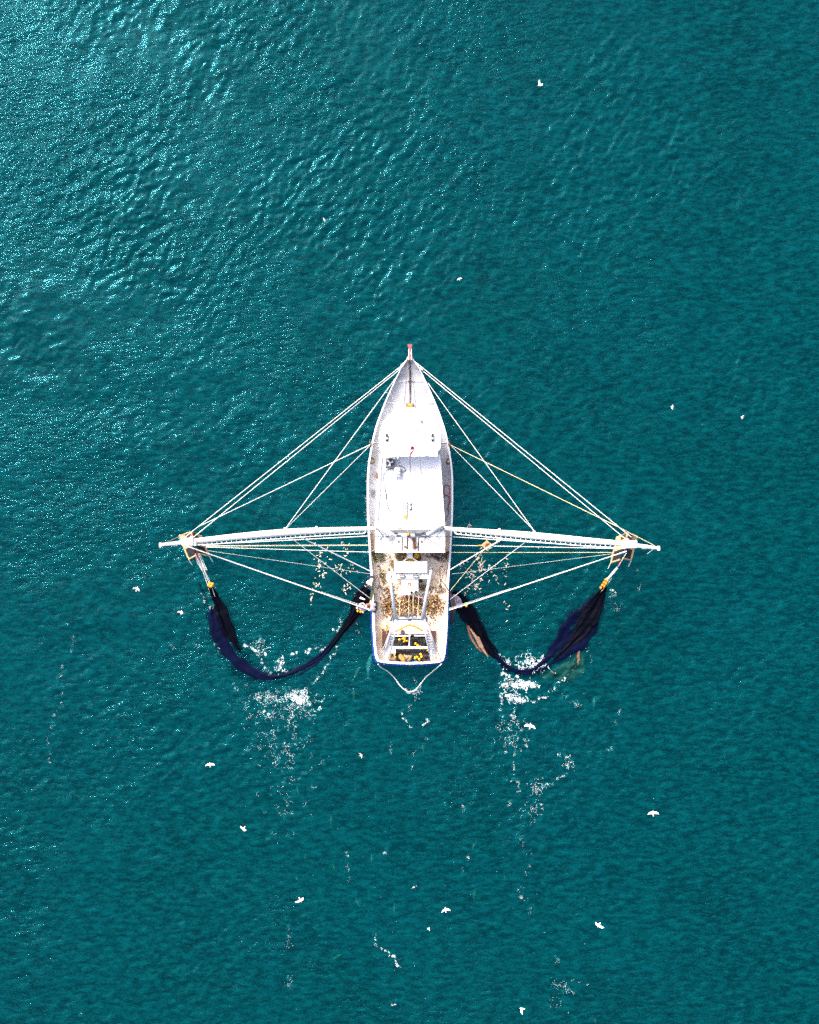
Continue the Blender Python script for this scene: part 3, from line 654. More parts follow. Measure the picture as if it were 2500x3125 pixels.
# the two pale derrick poles running forward from the gantry
for s, x0, y0, x1, y1 in ((-1, 1187, 1738, 1208, 1886), (1, 1317, 1734, 1289, 1886)):
    m_ = MB(); m_.tube([W(x0, y0, 7.6), W(x0 * .7 + x1 * .3, y0 * .7 + y1 * .3, 7.1), W(x1, y1, ZG + 0.15)], [0.055, 0.105, 0.115], 10); po = m_.build('derrick_pole', M['white'], boat, smooth=True)
    m_ = MB(); m_.tube([W(x0, y0 - 3, 7.62), W(x0, y0 + 3, 7.55)], 0.1, 10); m_.build('pole_collar', M['midgrey'], po)
    for k in range(5):
        m_ = MB(); t = 0.15 + k * 0.15; m_.box(W(x0 + (x1 - x0) * t - s * 4, y0 + (y1 - y0) * t, 7.4 - 1.6 * t), (0.1, 0.16, 0.1)); m_.build('pole_cleat', M['dark'], po)
    line('derrick_stay', [(x0, y0, 7.6), (CX + s * (52 if s < 0 else 47), 1640, ZT)], 0.018, M['wire'])
    line('hoist_wire', [(CX + s * 37, 1700, 8.6), (CX + s * 30, 1765, 6.5), (CX + s * 37, 1740, 7.2)], 0.010, M['rope_b'])
    line('hoist_wire', [(CX + s * 70, 1790, 6.0), (CX + s * 57, 1822, 5.0), (CX + s * 47, 1862, 4.2), (CX + s * 40, 1884, ZG)], 0.012, M['rope_b'])
    line('lifting_wire', [(CX + s * 118, 1692, 2.0), (CX + s * 99.5, 1757, 6.0), (CX + s * (90 if s < 0 else 92), 1795, 2.0)], 0.020, M['wire'])
    line('rail_wire', [(CX + s * 91.5, 1730, 2.0), (CX + s * 92.5, 1792, 2.0)], 0.028, M['darkrust'])
    m_ = MB(); m_.box(W(CX + s * 97, 1729, 1.6), (0.22, 0.08, 0.5)); m_.build('bollard', M['dark'], boat); m_ = MB(); m_.box(W(CX + s * 93, 1789, 1.4), (0.25, 0.08, 0.4)); m_.build('bollard', M['dark'], boat)
line('lifting_wire', [(1152.5, 1757, 6.0), (1141, 1778, 3.5), (1136, 1800, 2.4)], 0.024, M['dark'])
line('lifting_wire', [(1345, 1768, 5.5), (1358, 1785, 3.8), (1371, 1806, 2.1)], 0.026, M['darkrust'])
line('lifting_wire', [(1370, 1700, 2.1), (1358, 1780, 3.6), (1371, 1806, 2.1)], 0.020, M['darkrust'])
for x0, x1 in ((1222, 1218), (1249, 1247), (1261, 1261), (1279, 1274)): line('yellow_fall', [(x0, 1815, 3.0), (x1, 1884, ZG)], 0.014, M['rope_y'])
line('purple_rope', [(1223, 1818, 2.4), (1240, 1815, 2.3), (1262, 1816, 2.3), (1276, 1823, 2.4), (1298, 1826, 5.8)], 0.03, paint('purple_cord', (0.45, 0.16, 0.42), 0.8, (0.7, 0.5, 0.7), 0.6, 12))
line('gantry_fall', [(1249, 1892, ZG), (1249, 1965, 1.8)], 0.016, M['rope_w'])

# winch house and hatch on the working deck --------------------------------------
def block(name, x0, y0, x1, y1, z0, z1, mat, parent=boat, bevel=0.03):
    a = W(x0, y0, z1); b = W(x1, y1, z1); m_ = MB(); m_.box(((a.x + b.x) / 2, (a.y + b.y) / 2, (z0 + z1) / 2), (abs(b.x - a.x), abs(a.y - b.y), z1 - z0)); return m_.build(name, mat, parent, bevel=bevel)
wk = block('winch_house', 1203.5, 1714, 1304, 1749, 0.9, 2.5, M['white'])
block('winch_top', 1203, 1750, 1309, 1767, 0.9, 2.3, M['white'])
h2 = block('hatch_house', 1226, 1768, 1277, 1814, 0.9, 2.2, M['white'])
for x in (1228.3, 1269):
    b_ = block('deck_lamp', x - 8.5, 1755.5, x + 8.5, 1763, 2.3, 2.5, M['dark']); block('lens', x - 6, 1757.2, x + 6, 1761.2, 2.5, 2.53, M['lamp'], b_, 0)
    m_ = MB(); m_.box(W(x, 1750.5, 2.6), (0.26, 0.06, 0.08)); m_.build('lamp_hood', M['dark'], b_)
# red shield emblem with one pale stripe, flat on the hatch lid
sh = [(1246, 1778), (1256, 1778), (1256, 1785.5), (1254, 1789), (1251, 1790.2), (1248, 1789), (1246, 1785.5)]
m_ = MB(); m_.prism(poly3(sh, 2.205), poly3(sh, 2.215)); em = m_.build('shield_emblem', M['red'], h2)
m_ = MB(); st = [(1250, 1778), (1252, 1778), (1252, 1790), (1250, 1790)]; m_.prism(poly3(st, 2.216), poly3(st, 2.222)); m_.build('emblem_stripe', M['rope_y'], em)
m_ = MB()
for s in (-1, 1): m_.bar(W(CX + s * 6, 1702, 2.2), W(CX + s * 26, 1716, 2.2), 0.10, 0.10)
m_.box(W(CX - 1, 1695, 2.4), (0.40, 0.42, 0.2)); m_.build('winch_frame', M['white'], boat)
m_ = MB(); m_.tube([W(1236, 1710, 1.75), W(1267, 1710, 1.75)], 0.32, 16); dr = m_.build('winch_drum', M['tarp'], boat)
m_ = MB()
for k in range(14): m_.tube([W(1237 + k * 2.2, 1706.5, 2.0), W(1237.3 + k * 2.2, 1713, 1.98)], 0.035, 5)
m_.build('drum_wire', M['rope_b'], dr)
m_ = MB(); m_.tube([W(1198, 1710, 1.8), W(1196.5, 1722, 1.85), W(1199, 1735, 1.8)], [0.10, 0.14, 0.1], 10); m_.build('pipe_guard', M['plank'], boat)
block('winch_control', 1199, 1738, 1203, 1746, 0.9, 2.0, M['midgrey'])
for x, y, w_, d_ in ((1173, 1610, 0.2, 0.1), (1330, 1612, 0.2, 0.1)):
    m_ = MB(); m_.box(W(x, y, 3.3), (w_, d_, 0.1)); m_.build('cleat', M['black'], boat)
# sorting boards across the deck
line('sorting_board', [(1160, 1793, 1.25), (1193, 1788, 1.25), (1229, 1779, 1.25)], 0.055, M['wood'])
line('sorting_board', [(1288, 1780, 1.25), (1330, 1790, 1.25), (1368, 1800, 1.25)], 0.055, M['wood'])
line('sorting_board', [(1150, 1798, 1.3), (1158, 1790, 1.3)], 0.04, M['rust'])
m_ = MB(); m_.box(W(1226, 1781, 1.6), (0.12, 0.2, 0.3)); m_.build('board_stop', M['darkrust'], boat)
block('side_rust', 1127, 1628, 1140, 1684, zd(1650) + 0.02, zd(1650) + 0.05, paint('tan_side_deck', (0.62, 0.42, 0.27), 0.7, (0.40, 0.19, 0.06), 0.8, 2, 0.42, 0.6), boat, 0)
block('side_rust', 1362, 1638, 1376, 1684, zd(1650) + 0.02, zd(1650) + 0.05, paint('pale_tan_side_deck', (0.60, 0.46, 0.36), 0.7, (0.42, 0.24, 0.12), 0.6, 2, 0.5, 0.7), boat, 0)
# stern pen rails
ZP = 1.75
for nm, pts, r_ in (('pen_rail', [(1190, 1976.5, ZP), (1310, 1976.5, ZP)], 0.085), ('pen_rail', [(1197, 1941, ZP), (1253, 1940.5, ZP)], 0.05), ('pen_rail', [(1265, 1940.5, ZP), (1300, 1940.5, ZP)], 0.05), ('pen_rail', [(1250, 1937, ZP), (1249, 1975, ZP)], 0.045),
                    ('pen_rail', [(1183, 1985, ZP), (1181, 2018, ZP)], 0.05), ('pen_rail', [(1316, 1983, ZP), (1317, 2015, ZP)], 0.05)):
    line(nm, pts, r_, M['white'])
block('pen_board', 1198, 1936, 1303, 1939.5, 1.0, 1.5, M['darkrust'])
block('pen_side', 1169, 1926, 1191, 1984, 1.05, 1.3, M['darkrust'])
block('pen_side', 1308, 1926, 1331, 1994, 1.05, 1.3, M['darkrust'])
block('pen_front', 1196, 1896, 1305, 1935, 1.0, 1.35, M['white'])
m_ = MB()
for i, x in enumerate((1173, 1250, 1291)): m_.ball(W(x, 2027.5 + (3 if i == 1 else 0), 1.9), 0.05, 8, 6)
m_.build('rail_stud', M['anchor'], boat)
m_ = MB(); P_ = [W(1253 + 5.2 * math.cos(a), 1930 + 5.2 * math.sin(a), 1.7) for a in np.linspace(0, 6.283, 19)[:-1]]; m_.tube(P_, 0.016, 5, closed=True); m_.build('hoop', M['rope_w'], boat)

# ---------------------------------------------------------------- loose gear on board
m_ = MB(); o_ = [(1242, 1050), (1260, 1050), (1257, 1061), (1254.5, 1066), (1248.5, 1066), (1246, 1060)]
m_.prism(poly3(o_, 3.6), poly3([(CX + (x - CX) * 0.85, y) for x, y in o_], 3.78)); an = thing('anchor', 'pinkish red anchor seated in the roller at the tip of the bow', 'anchor', W(CX, 1058, 3.6))
m_.build('fluke', M['anchor'], an)
m_ = MB(); m_.tube([W(CX - 0.3, 1062, 3.7), W(CX + 0.2, 1098, 3.6)], 0.06, 8); m_.build('shank', M['hose'], an)
m_ = MB()
for i in range(38):
    y = 1098 + i * 2.85; a = i % 2; zz = zd(y) + interp([(1098, 0.45), (1120, 0.1), (1300, 0.08)], y)
    P_ = [W(CX, y, zz) + Vector(((0.055 if a == 0 else 0.02) * math.cos(t), 0.06 * math.sin(t), (0.02 if a == 0 else 0.055) * math.cos(t))) for t in np.linspace(0, 6.283, 9)[:-1]]
    m_.tube(P_, 0.016, 4, closed=True)
m_.tube([W(CX, 1205, 2.5), W(CX, 1232, 2.3)], 0.03, 6)
tag(m_.build('anchor_chain', M['darkrust']), 'dark chain running down the foredeck centreline from the bow to the windlass', 'chain')
m_ = MB(); m_.bar(W(1244, 1163, 2.75), W(1260, 1163, 2.75), 0.05, 0.05); m_.bar(W(1237, 1163, 2.72), W(1240, 1163, 2.72), 0.05, 0.05); m_.bar(W(1264, 1163, 2.72), W(1267, 1163, 2.72), 0.05, 0.05); m_.build('chain_stopper', M['dark'], boat)
wd = block('windlass', 1240, 1231, 1262.5, 1242.5, zd(1236), zd(1236) + 0.35, M['darkrust'])
m_ = MB(); m_.tube([W(1244, 1237, 2.75), W(1259, 1237, 2.75)], 0.12, 12); m_.build('gypsy_drum', M['tarp'], wd)
cable('bow_hose', [(1228, 1126, 3.3), (1240, 1126, 3.2), (1247, 1123, 3.2), (1250, 1114, 3.3)], 0.022, M['midgrey'])
m_ = MB(); m_.bar(W(1246.5, 1125, 3.15), W(1256, 1125, 3.15), 0.06, 0.05); m_.build('bow_cleat', M['dark'], boat)

def coil(name, x, y, z, r, turns, mat, label, seed, cat='rope coil', rr=0.026, irregular=0.25, group=None, sx=1.0, sy=1.0):
    g = random.Random(seed); pts = []
    n = int(turns * 16)
    ph = [g.uniform(0, 6.28) for _ in range(6)]
    for i in range(n):
        a = i / 16 * 2 * math.pi
        k = r * (1 + irregular * math.sin(a * 0.37 + ph[0]) + irregular * 0.6 * math.sin(a * 1.7 + ph[1]))
        c = Vector((irregular * r * math.sin(a * 0.11 + ph[2]) * sx, irregular * r * math.sin(a * 0.13 + ph[3]) * sy, 0))
        pts.append(W(x, y, z) + Vector((math.cos(a) * k * sx, math.sin(a) * k * sy, 0.03 + 0.10 * i / n + 0.03 * math.sin(a * 0.9 + ph[4]))) + c)
    m_ = MB(); m_.tube(pts, rr, 5)
    o = m_.build(name, mat, loc=W(x, y, z)); return tag(o, label, cat, group)
coil('rope_coil', 1136.5, 1407, 1.75, 0.17, 4, M['rope_b'], 'small brown rope coil hung on the port rail beside the wheelhouse', 1)
coil('rope_coil', 1368.5, 1409, 1.75, 0.17, 4, M['rope_b'], 'small brown rope coil hung on the starboard rail beside the wheelhouse', 2)
coil('rope_heap', 1157, 1697, 1.1, 0.24, 9, M['rope_g'], 'greenish tangle of rope on deck at the port after edge of the canopy', 3, 'rope heap', irregular=0.5, sx=1.5)
coil('rope_heap', 1227, 1697, 1.1, 0.24, 10, M['rope_b'], 'thick olive brown rope coil on the port side of the winch', 4, 'rope heap', 0.036, 0.35, sx=1.2, sy=1.1)
coil('rope_heap', 1268, 1699, 1.1, 0.22, 9, M['rope_b'], 'brown rope heap with a yellow core on the starboard side of the winch', 5, 'rope heap', 0.045, 0.4, sx=1.1)
coil('rope_heap', 1311, 1692, 1.1, 0.20, 3, M['rope_b'], 'thin loose brown rope loops between the winch and the black rope tangle', 6, 'rope heap', 0.02, 0.5, sx=1.2)
coil('rope_heap', 1341, 1695, 1.1, 0.25, 8, M['rope_d'], 'blackish rope tangle on deck under the starboard after edge of the canopy', 7, 'rope heap', 0.026, 0.5, sx=1.4)
coil('rope_heap', 1366.5, 1697, 1.5, 0.11, 8, M['darkrust'], 'dark narrow hank of rope hanging inside the starboard rail', 8, 'rope heap', 0.03, 0.3, sy=2.0)
m_ = MB(); m_.disc(W(1272, 1697, 1.25), 0.2, 0.12, 16); m_.disc(W(1272, 1697, 1.37), 0.1, 0.02, 14, 0.09)
tag(m_.build('wire_spool', M['yellow'], loc=W(1272, 1697, 1.25)), 'yellow spool lying in the brown rope heap by the winch', 'spool')
m_ = MB(); m_.box(W(1136, 1707, 1.3), (0.2, 0.42, 0.4)); tag(m_.build('ochre_bin', M['tarp'], bevel=0.05, loc=W(1136, 1707, 1.1)), 'narrow ochre bin against the port rail just aft of the canopy', 'bin')
for i, (x, y, r_, mt, rr, lb) in enumerate(((1170, 1743, 0.13, 'rope_y', 0.03, 'tan rope coil nearest the winch house on the port work deck'), (1167.5, 1756, 0.14, 'rope_g', 0.03, 'mossy green rope coil just aft of the tan coil on the port work deck'), (1171, 1773, 0.13, 'rope_b', 0.022, 'grey brown rope coil just forward of the port sorting board'), (1334, 1744, 0.12, 'rope_y', 0.02, 'pale tan rope coil by the bollard on the starboard work deck'))):
    coil('rope_coil', x, y, 1.1, r_, 5, M[mt], lb, 20 + i, rr=rr)
m_ = MB(); m_.ball(W(1334, 1773, 1.12), 0.10, 8, 6, (1, 1.3, 0.6)); m_.tube([W(1332, 1769, 1.15), W(1335, 1775, 1.2)], 0.03, 5); tag(m_.build('conch', M['rope_y'], smooth=True), 'small tan lump lying on the white starboard work deck', 'shell')
def bucket(x, y, z, mat, inside, label, r=0.145):
    t = thing('bucket', label, 'bucket', W(x, y, z)); m_ = MB(); c = W(x, y, z); n = 18
    ro = [c + Vector((math.cos(2 * math.pi * j / n) * r * .85, math.sin(2 * math.pi * j / n) * r * .85, 0)) for j in range(n)]
    ri = [c + Vector((math.cos(2 * math.pi * j / n) * r, math.sin(2 * math.pi * j / n) * r, 0.36)) for j in range(n)]
    rj = [c + Vector((math.cos(2 * math.pi * j / n) * (r - .025), math.sin(2 * math.pi * j / n) * (r - .025), 0.36)) for j in range(n)]
    rk = [c + Vector((math.cos(2 * math.pi * j / n) * (r - .035), math.sin(2 * math.pi * j / n) * (r - .035), 0.2)) for j in range(n)]
    m_.strip(ro, ri, True); m_.strip(ri, rj, True); m_.strip(rj, rk, True); m_.build('bucket_wall', mat, t)
    m_ = MB(); m_.disc(c + Vector((0, 0, 0.22)), r - .03, 0.02, 18); m_.build('contents', inside, t)
bucket(1284, 1771.5, 1.15, M['green'], M['green'], 'dark green bucket on the starboard side of the hatch house', 0.15)
bucket(1256.5, 1807.5, 2.2, M['green'], M['brownwater'], 'smaller green rimmed bucket on the hatch lid, nearer the centreline', 0.115)
bucket(1270, 1807, 2.2, M['green'], M['brownwater'], 'larger green rimmed bucket of brown bait at the hatch lid corner', 0.14)
# life raft canister
t = thing('life_raft', 'white strapped life raft canister on the deckhouse roof behind the fan', 'life raft', W(1213, 1442, Z2))
m_ = MB(); c = W(1213, 1442, Z2 + 0.32)
m_.tube([c + Vector((0, -0.36, 0)), c + Vector((0, -0.30, 0)), c + Vector((0, 0.30, 0)), c + Vector((0, 0.36, 0))], [0.16, 0.24, 0.24, 0.16], 16); m_.build('canister', M['box_w'], t, smooth=True)
for dy in (-0.16, 0.05):
    m_ = MB(); m_.tube([c + Vector((0, dy, 0)), c + Vector((0, dy + 0.03, 0))], 0.25, 16); m_.build('strap', M['midgrey'], t)
m_ = MB(); m_.box(c + Vector((0, 0, -0.24)), (0.56, 0.5, 0.12)); m_.build('cradle', M['midgrey'], t)
# folded ladder
t = thing('step_ladder', 'short grey step ladder with ochre top plate lying on the deckhouse roof', 'ladder', W(1237, 1555, Z2))
for x0, x1 in ((1228, 1233.5), (1243, 1242.5)):
    m_ = MB(); m_.bar(W(x0, 1526, Z2 + 0.12), W(x1, 1573, Z2 + 0.12), 0.05, 0.06); m_.build('stile', M['midgrey'], t)
for k in range(5):
    y = 1531 + k * 8.6; m_ = MB(); m_.bar(W(1229 + k, y, Z2 + 0.13), W(1243, y, Z2 + 0.13), 0.09, 0.04); m_.build('rung', M['grey'], t)
m_ = MB(); m_.box(W(1238, 1577.5, Z2 + 0.12), (0.25, 0.22, 0.08)); m_.build('top_plate', M['tarp'], t)
m_ = MB(); m_.box(W(1238, 1567, Z2 + 0.1), (0.2, 0.2, 0.05)); m_.build('foot_pad', M['white'], t)
# bow-tie shaped black fitting
m_ = MB(); z0, z1 = Z2 + 0.02, Z2 + 0.1; o_ = [(1248.5, 1535), (1253, 1537), (1257.5, 1533.5), (1255, 1541.5), (1256, 1550), (1259.5, 1556), (1254.5, 1555), (1250, 1558.5), (1253.5, 1549), (1252.6, 1541.5)]
m_.prism(poly3(o_, z0), poly3(o_, z1)); tag(m_.build('antenna_fitting', M['black']), 'black bow tie shaped fitting beside the ladder on the deckhouse roof', 'antenna')
# flag
t = thing('flag', 'limp red flag with a white patch over the wheelhouse roof', 'flag', W(1251, 1394, Z1))
m_ = MB(); m_.tube([W(1251, 1396, Z1), W(1254.5, 1362, Z1 + 1.0)], 0.016, 6); m_.build('staff', M['grey'], t)
m_ = MB(); L_ = [(1254.5, 1362), (1254.5, 1372), (1254, 1380), (1250.5, 1390), (1249, 1396)]; Rr = [(1264, 1362), (1264.5, 1369), (1262, 1378), (1256, 1387), (1252.5, 1397)]
A_ = [W(x, y, Z1 + 0.9 - 0.17 * i) for i, (x, y) in enumerate(L_)]; B_ = [W(x, y, Z1 + 0.75 - 0.15 * i) for i, (x, y) in enumerate(Rr)]; Mid = [a.lerp(b, .5) + Vector((0, 0, .07)) for a, b in zip(A_, B_)]
m_.strip(A_, Mid); m_.strip(Mid, B_); cl = m_.build('cloth', M['red'], t, smooth=True)
m_ = MB(); m_.add([W(1254.5, 1373.5, Z1 + 0.95), W(1260, 1371.5, Z1 + 0.97), W(1259, 1378, Z1 + 0.9), W(1254, 1379, Z1 + 0.85)], [(0, 1, 2, 3)]); m_.build('white_patch', M['shirt'], cl)
# red hose on the starboard side deck
zz = zd(1520) + 0.06
P_ = smooth_path([(1356, 1552), (1354.5, 1525), (1356, 1515), (1363, 1511), (1370, 1516), (1371, 1525), (1369, 1545), (1363.5, 1555)], 5)
Q_ = smooth_path([(1357, 1515), (1355, 1495), (1357, 1484), (1364, 1481), (1371, 1485), (1372, 1500), (1371, 1530), (1367, 1551)], 5)
m_ = MB(); m_.tube([W(a, b, zz) for a, b in P_], 0.03, 6); m_.tube([W(a, b, zz + 0.05) for a, b in Q_], 0.03, 6)
tag(m_.build('hose', M['hose']), 'dark red hose lying in long loops on the starboard side deck', 'hose')
P_ = smooth_path([(1367, 1552), (1369, 1560), (1368, 1570), (1362, 1582), (1359, 1595)], 5); m_ = MB(); m_.tube([W(a, b, zz) for a, b in P_], 0.022, 6)
tag(m_.build('black_cable', M['dark']), 'black cable trailing aft from the red hose on the side deck', 'cable')
m_ = MB(); m_.box(W(1151, 1452, 1.4), (0.16, 0.36, 0.3)); tag(m_.build('locker_box', M['rust'], bevel=0.02, loc=W(1151, 1452, 1.25)), 'small brown box against the port wall of the deckhouse', 'box')
m_ = MB(); m_.box(W(1140, 1505, 1.28), (0.2, 0.5, 0.08)); tag(m_.build('door_mat', M['midgrey'], loc=W(1140, 1505, 1.24)), 'worn grey mat on the port side deck', 'mat')
# stern gear
m_ = MB(); A_ = smooth_path([(1205, 1928), (1228, 1916), (1247, 1908)], 5) + smooth_path([(1252, 1908), (1272, 1914), (1291, 1926)], 5)
m_.tube([W(p[0], p[1], 2.6) for p in A_], [0.05] + [0.085 + 0.02 * math.sin(i * 2.1) for i in range(len(A_) - 2)] + [0.05], 8)
tag(m_.build('rolled_tarp', M['tarp'], smooth=True), 'ochre tarpaulin rolled into a shallow V ahead of the net pens', 'tarpaulin')
t = thing('pot', 'dark purple round pot between the rolled tarpaulin and the net pens', 'pot', W(1228, 1928, 1.35))
m_ = MB(); m_.disc(W(1228, 1928, 1.35), 0.16, 0.2, 20); m_.build('pot_wall', M['rope_d'], t); m_ = MB(); m_.disc(W(1228, 1928, 1.56), 0.165, 0.02, 20, 0.14); m_.build('lid', M['rope_d'], t)
def heap(name, x0, y0, x1, y1, z, h, mat, seed, label, cat, n=26, rough=0.5):
    g = random.Random(seed); m_ = MB(); rows = []
    ph = [g.uniform(0, 6.28) for _ in range(12)]
    for j in range(n + 1):
        row = []
        for i in range(n + 1):
            u, v = i / n, j / n
            e = min(1.0, 5 * min(u, 1 - u, v, 1 - v)) ** 0.6
            zz = z + e * h * (0.55 + 0.25 * math.sin(u * 7 + ph[0] + 3 * v) + 0.2 * math.sin(v * 9 + ph[1] - 4 * u) + rough * g.uniform(-0.25, 0.25))
            row.append(W(x0 + (x1 - x0) * u + (g.uniform(-1, 1) if 0 < i < n else g.uniform(-.4, .4)), y0 + (y1 - y0) * v + (g.uniform(-1, 1) if 0 < j < n else g.uniform(-.4, .4)), zz))
        rows.append(row)
    for a, b in zip(rows, rows[1:]): m_.strip(a, b)
    o = m_.build(name, mat, loc=W((x0 + x1) / 2, (y0 + y1) / 2, z)); return tag(o, label, cat)
heap('net_heap', 1191, 1943, 1247, 1971, 1.1, 0.45, M['net_pile'], 1, 'dark net heap in the forward port pen, with a yellow float cluster on it', 'net heap')
heap('net_heap', 1251, 1941, 1309, 1972, 1.1, 0.45, M['net_pile'], 2, 'dark net heap in the forward starboard pen', 'net heap')
heap('net_heap', 1208, 1979, 1315, 2018, 1.1, 0.45, M['net_pile'], 3, 'large dark net heap in the aftmost pen, under the tan sacks', 'net heap', 34)
coil('rope_coil', 1302, 2008, 1.45, 0.20, 8, M['rope_d'], 'dark purple cord coil on the large net heap in the starboard stern corner', 33, rr=0.02, irregular=0.2, sx=1.3)
def floatball(x, y, z, r, mat, label, group, sc=(1.25, 1, 1), a=0.0):
    m_ = MB(); c = W(x, y, z); m_.ball(c, r, 10, 7, sc, Matrix.Rotation(a, 3, 'Z')); o = m_.build('float', mat, smooth=True, loc=c); return tag(o, label, 'float', group)
FG = 'yellow floats lying on the net heaps'
lab_f = ['lone yellow float left of the big cluster on the port net heap', 'topmost yellow float of the cluster on the port net heap', 'yellow float in the middle of the port cluster, touching the topmost one', 'yellow float on the port side of the port cluster', 'yellow float on the after side of the port cluster', 'yellow float beside the white pen divider on the port heap', 'small orange yellow float at the foot of the port cluster',
         'yellow float in front of the port net pen rail', 'oval yellow float forward in the starboard pen row', 'yellow float in the starboard row against the white cross rail', 'small yellow float just forward of the cross rail in the starboard pen', 'yellow float just aft of the cross rail on the starboard side', 'yellow float next along the after side of the cross rail', 'lone yellow float by the starboard end of the aft pen',
         'large yellow float at the forward end of the curved row on the aft heap', 'yellow float second in the curved row on the aft heap', 'yellow float at the bottom of the curved row on the aft heap', 'yellow float at the inner end of the curved row on the aft heap', 'yellow float nearest the tan sacks on the aft heap', 'bright yellow float beside the wood pile on the port side of the aft pen', 'lower yellow float beside the wood pile in the aft pen']
for i, (x, y, r_) in enumerate(((1219.5, 1952, .095), (1237, 1942.5, .10), (1234, 1948, .11), (1230, 1948.5, .09), (1235.5, 1953, .09), (1241.5, 1956, .08), (1233, 1958, .06), (1216, 1938, .07), (1268.5, 1964, .09), (1275, 1970, .10), (1281, 1972.5, .07), (1283, 1979.5, .09), (1290, 1980, .07), (1305.5, 1985, .075), (1284.5, 1997, .10), (1287, 2004, .10), (1279.5, 2011.5, .10), (1273, 2005, .09), (1267, 2008, .10), (1204.5, 1999.5, .07), (1207, 2006, .07))):
    floatball(x, y, 1.62 if y < 1975 or y > 1990 else 1.66, r_ * 0.95, M['yellow'], lab_f[i], FG, a=i * 1.3)
def sack(pts, z, h, mat, label):
    c = (sum(p[0] for p in pts) / len(pts), sum(p[1] for p in pts) / len(pts)); m_ = MB()
    sh_ = lambda k: [(c[0] + (x - c[0]) * k, c[1] + (y - c[1]) * k) for x, y in pts]
    a, b, d = poly3(sh_(0.95), z), poly3(pts, z + h * .5), poly3(sh_(0.72), z + h)
    m_.strip(a, b, True); m_.strip(b, d, True); m_.add(d, [tuple(range(len(d)))]); o = m_.build('sack', mat, smooth=False, bevel=0.03, loc=W(c[0], c[1], z)); return tag(o, label, 'sack')
sack([(1216, 2003), (1220, 1996), (1226, 1997), (1233, 2003), (1239, 2013), (1236, 2021), (1229, 2019), (1217, 2010)], 1.5, 0.35, M['burlap'], 'tan cloth sack nearest the wood pile on the large net heap')
sack([(1232, 1998), (1248, 2000), (1258, 2001), (1256, 2012), (1250, 2019), (1243, 2017), (1238, 2011), (1233, 2003)], 1.5, 0.3, M['wood'], 'paler tan cloth bundle under the black rake on the large net heap')
m_ = MB(); m_.tube([W(1239, 2017, 1.95), W(1248, 2006, 1.95)], 0.022, 5)
for k in range(7):
    t_ = k / 6; m_.tube([W(1237.5 + 8.5 * t_, 2012 - 8 * t_, 1.96), W(1241 + 8.5 * t_, 2015 - 10 * t_, 1.96)], 0.016, 4)
tag(m_.build('rake_head', M['black']), 'black toothed rake head lying across the pale tan bundle', 'rake')
m_ = MB(); m_.box(W(1197.5, 1986, 1.45), (0.54, 0.36, 0.5)); t = m_.build('white_crate', M['box_w'], bevel=0.03, loc=W(1197.5, 1986, 1.2)); tag(t, 'white plastic crate in the port corner of the aft pen', 'crate')
m_ = MB(); m_.box(W(1197.5, 1986, 1.715), (0.5, 0.32, 0.03)); m_.build('lid', M['box_w'], t)
for i, (x, y, l, a, mt) in enumerate(((1190, 1997, 0.55, 0.05, 'plank'), (1192, 2002, 0.6, 0.12, 'rust'), (1191, 2007, 0.6, -0.05, 'plank'), (1193, 2011, 0.5, 0.1, 'wood'))):
    m_ = MB(); m_.box(W(x, y, 1.3 + 0.02 * i), (l, 0.10, 0.08), Matrix.Rotation(a, 3, 'Z'))
    tag(m_.build('timber', M[mt], loc=W(x, y, 1.3)), ('dark brown board forward in the wood pile behind the white crate', 'reddish brown board second in the wood pile behind the white crate', 'dark brown board third in the wood pile behind the white crate', 'pale board aftmost in the wood pile behind the white crate')[i], 'board', 'boards in the stern wood pile')
for i, (x, y0, y1, mt) in enumerate(((1165, 1918, 1975, 'wood'), (1169, 1920, 1962, 'darkrust'), (1173, 1920, 1945, 'plank'), (1176.5, 1919, 1940, 'wood'), (1180.5, 1906, 1935, 'plank'), (1184, 1906, 1925, 'tarp'))):
    m_ = MB(); m_.bar(W(x, y0, 1.15 + .03 * i), W(x - 0.6, y1, 1.15 + .03 * i), 0.09, 0.07)
    tag(m_.build('plank', M[mt], loc=W(x, (y0 + y1) / 2, 1.15)), ('longest pale plank outermost beside the port gantry ladder', 'blackish plank second from the rail beside the port gantry ladder', 'short brown plank third from the rail by the port gantry ladder', 'short pale plank fourth from the rail by the port gantry ladder', 'brown plank fifth from the rail by the port gantry ladder', 'ochre plank innermost by the port gantry ladder')[i], 'plank', 'planks beside the port gantry ladder')
for x0, y0, x1, y1, lb in ((1160.5, 1902, 1168, 1918, 'thin yellow pole outermost at the head of the plank stack'), (1178, 1890, 1186, 1906, 'brighter yellow pole beside the port floodlight')):
    m_ = MB(); m_.tube([W(x0, y0, 1.4), W(x1, y1, 1.4)], 0.03, 6); tag(m_.build('yellow_pole', M['yellow'], loc=W(x0, y0, 1.4)), lb, 'pole')
m_ = MB(); m_.box(W(1265, 2020, 1.3), (0.5, 0.2, 0.25)); tag(m_.build('plastic_bag', M['bluebag'], bevel=0.06, loc=W(1265, 2020, 1.2)), 'blue and white plastic bag against the transom by the sacks', 'bag')
m_ = MB()
for k in range(5): m_.box(W(1206 + k * 2.7, 2020.5, 1.15), (0.05, 0.14, 0.12))
tag(m_.build('scupper_grate', M['midgrey'], loc=W(1212, 2020, 1.1)), 'small grey grate on deck beside the transom', 'grate')
cable('stern_cord', [(1152, 2016, 1.1), (1147, 2008, 1.1), (1150, 1998, 1.1), (1145, 1990, 1.1), (1151, 1986, 1.1)], 0.018, M['rope_b'])
cable('stern_cord', [(1346, 2018, 1.1), (1340, 2008, 1.1), (1334, 2016, 1.1), (1326, 2005, 1.1), (1323, 2016, 1.1)], 0.012, M['rope_b'])
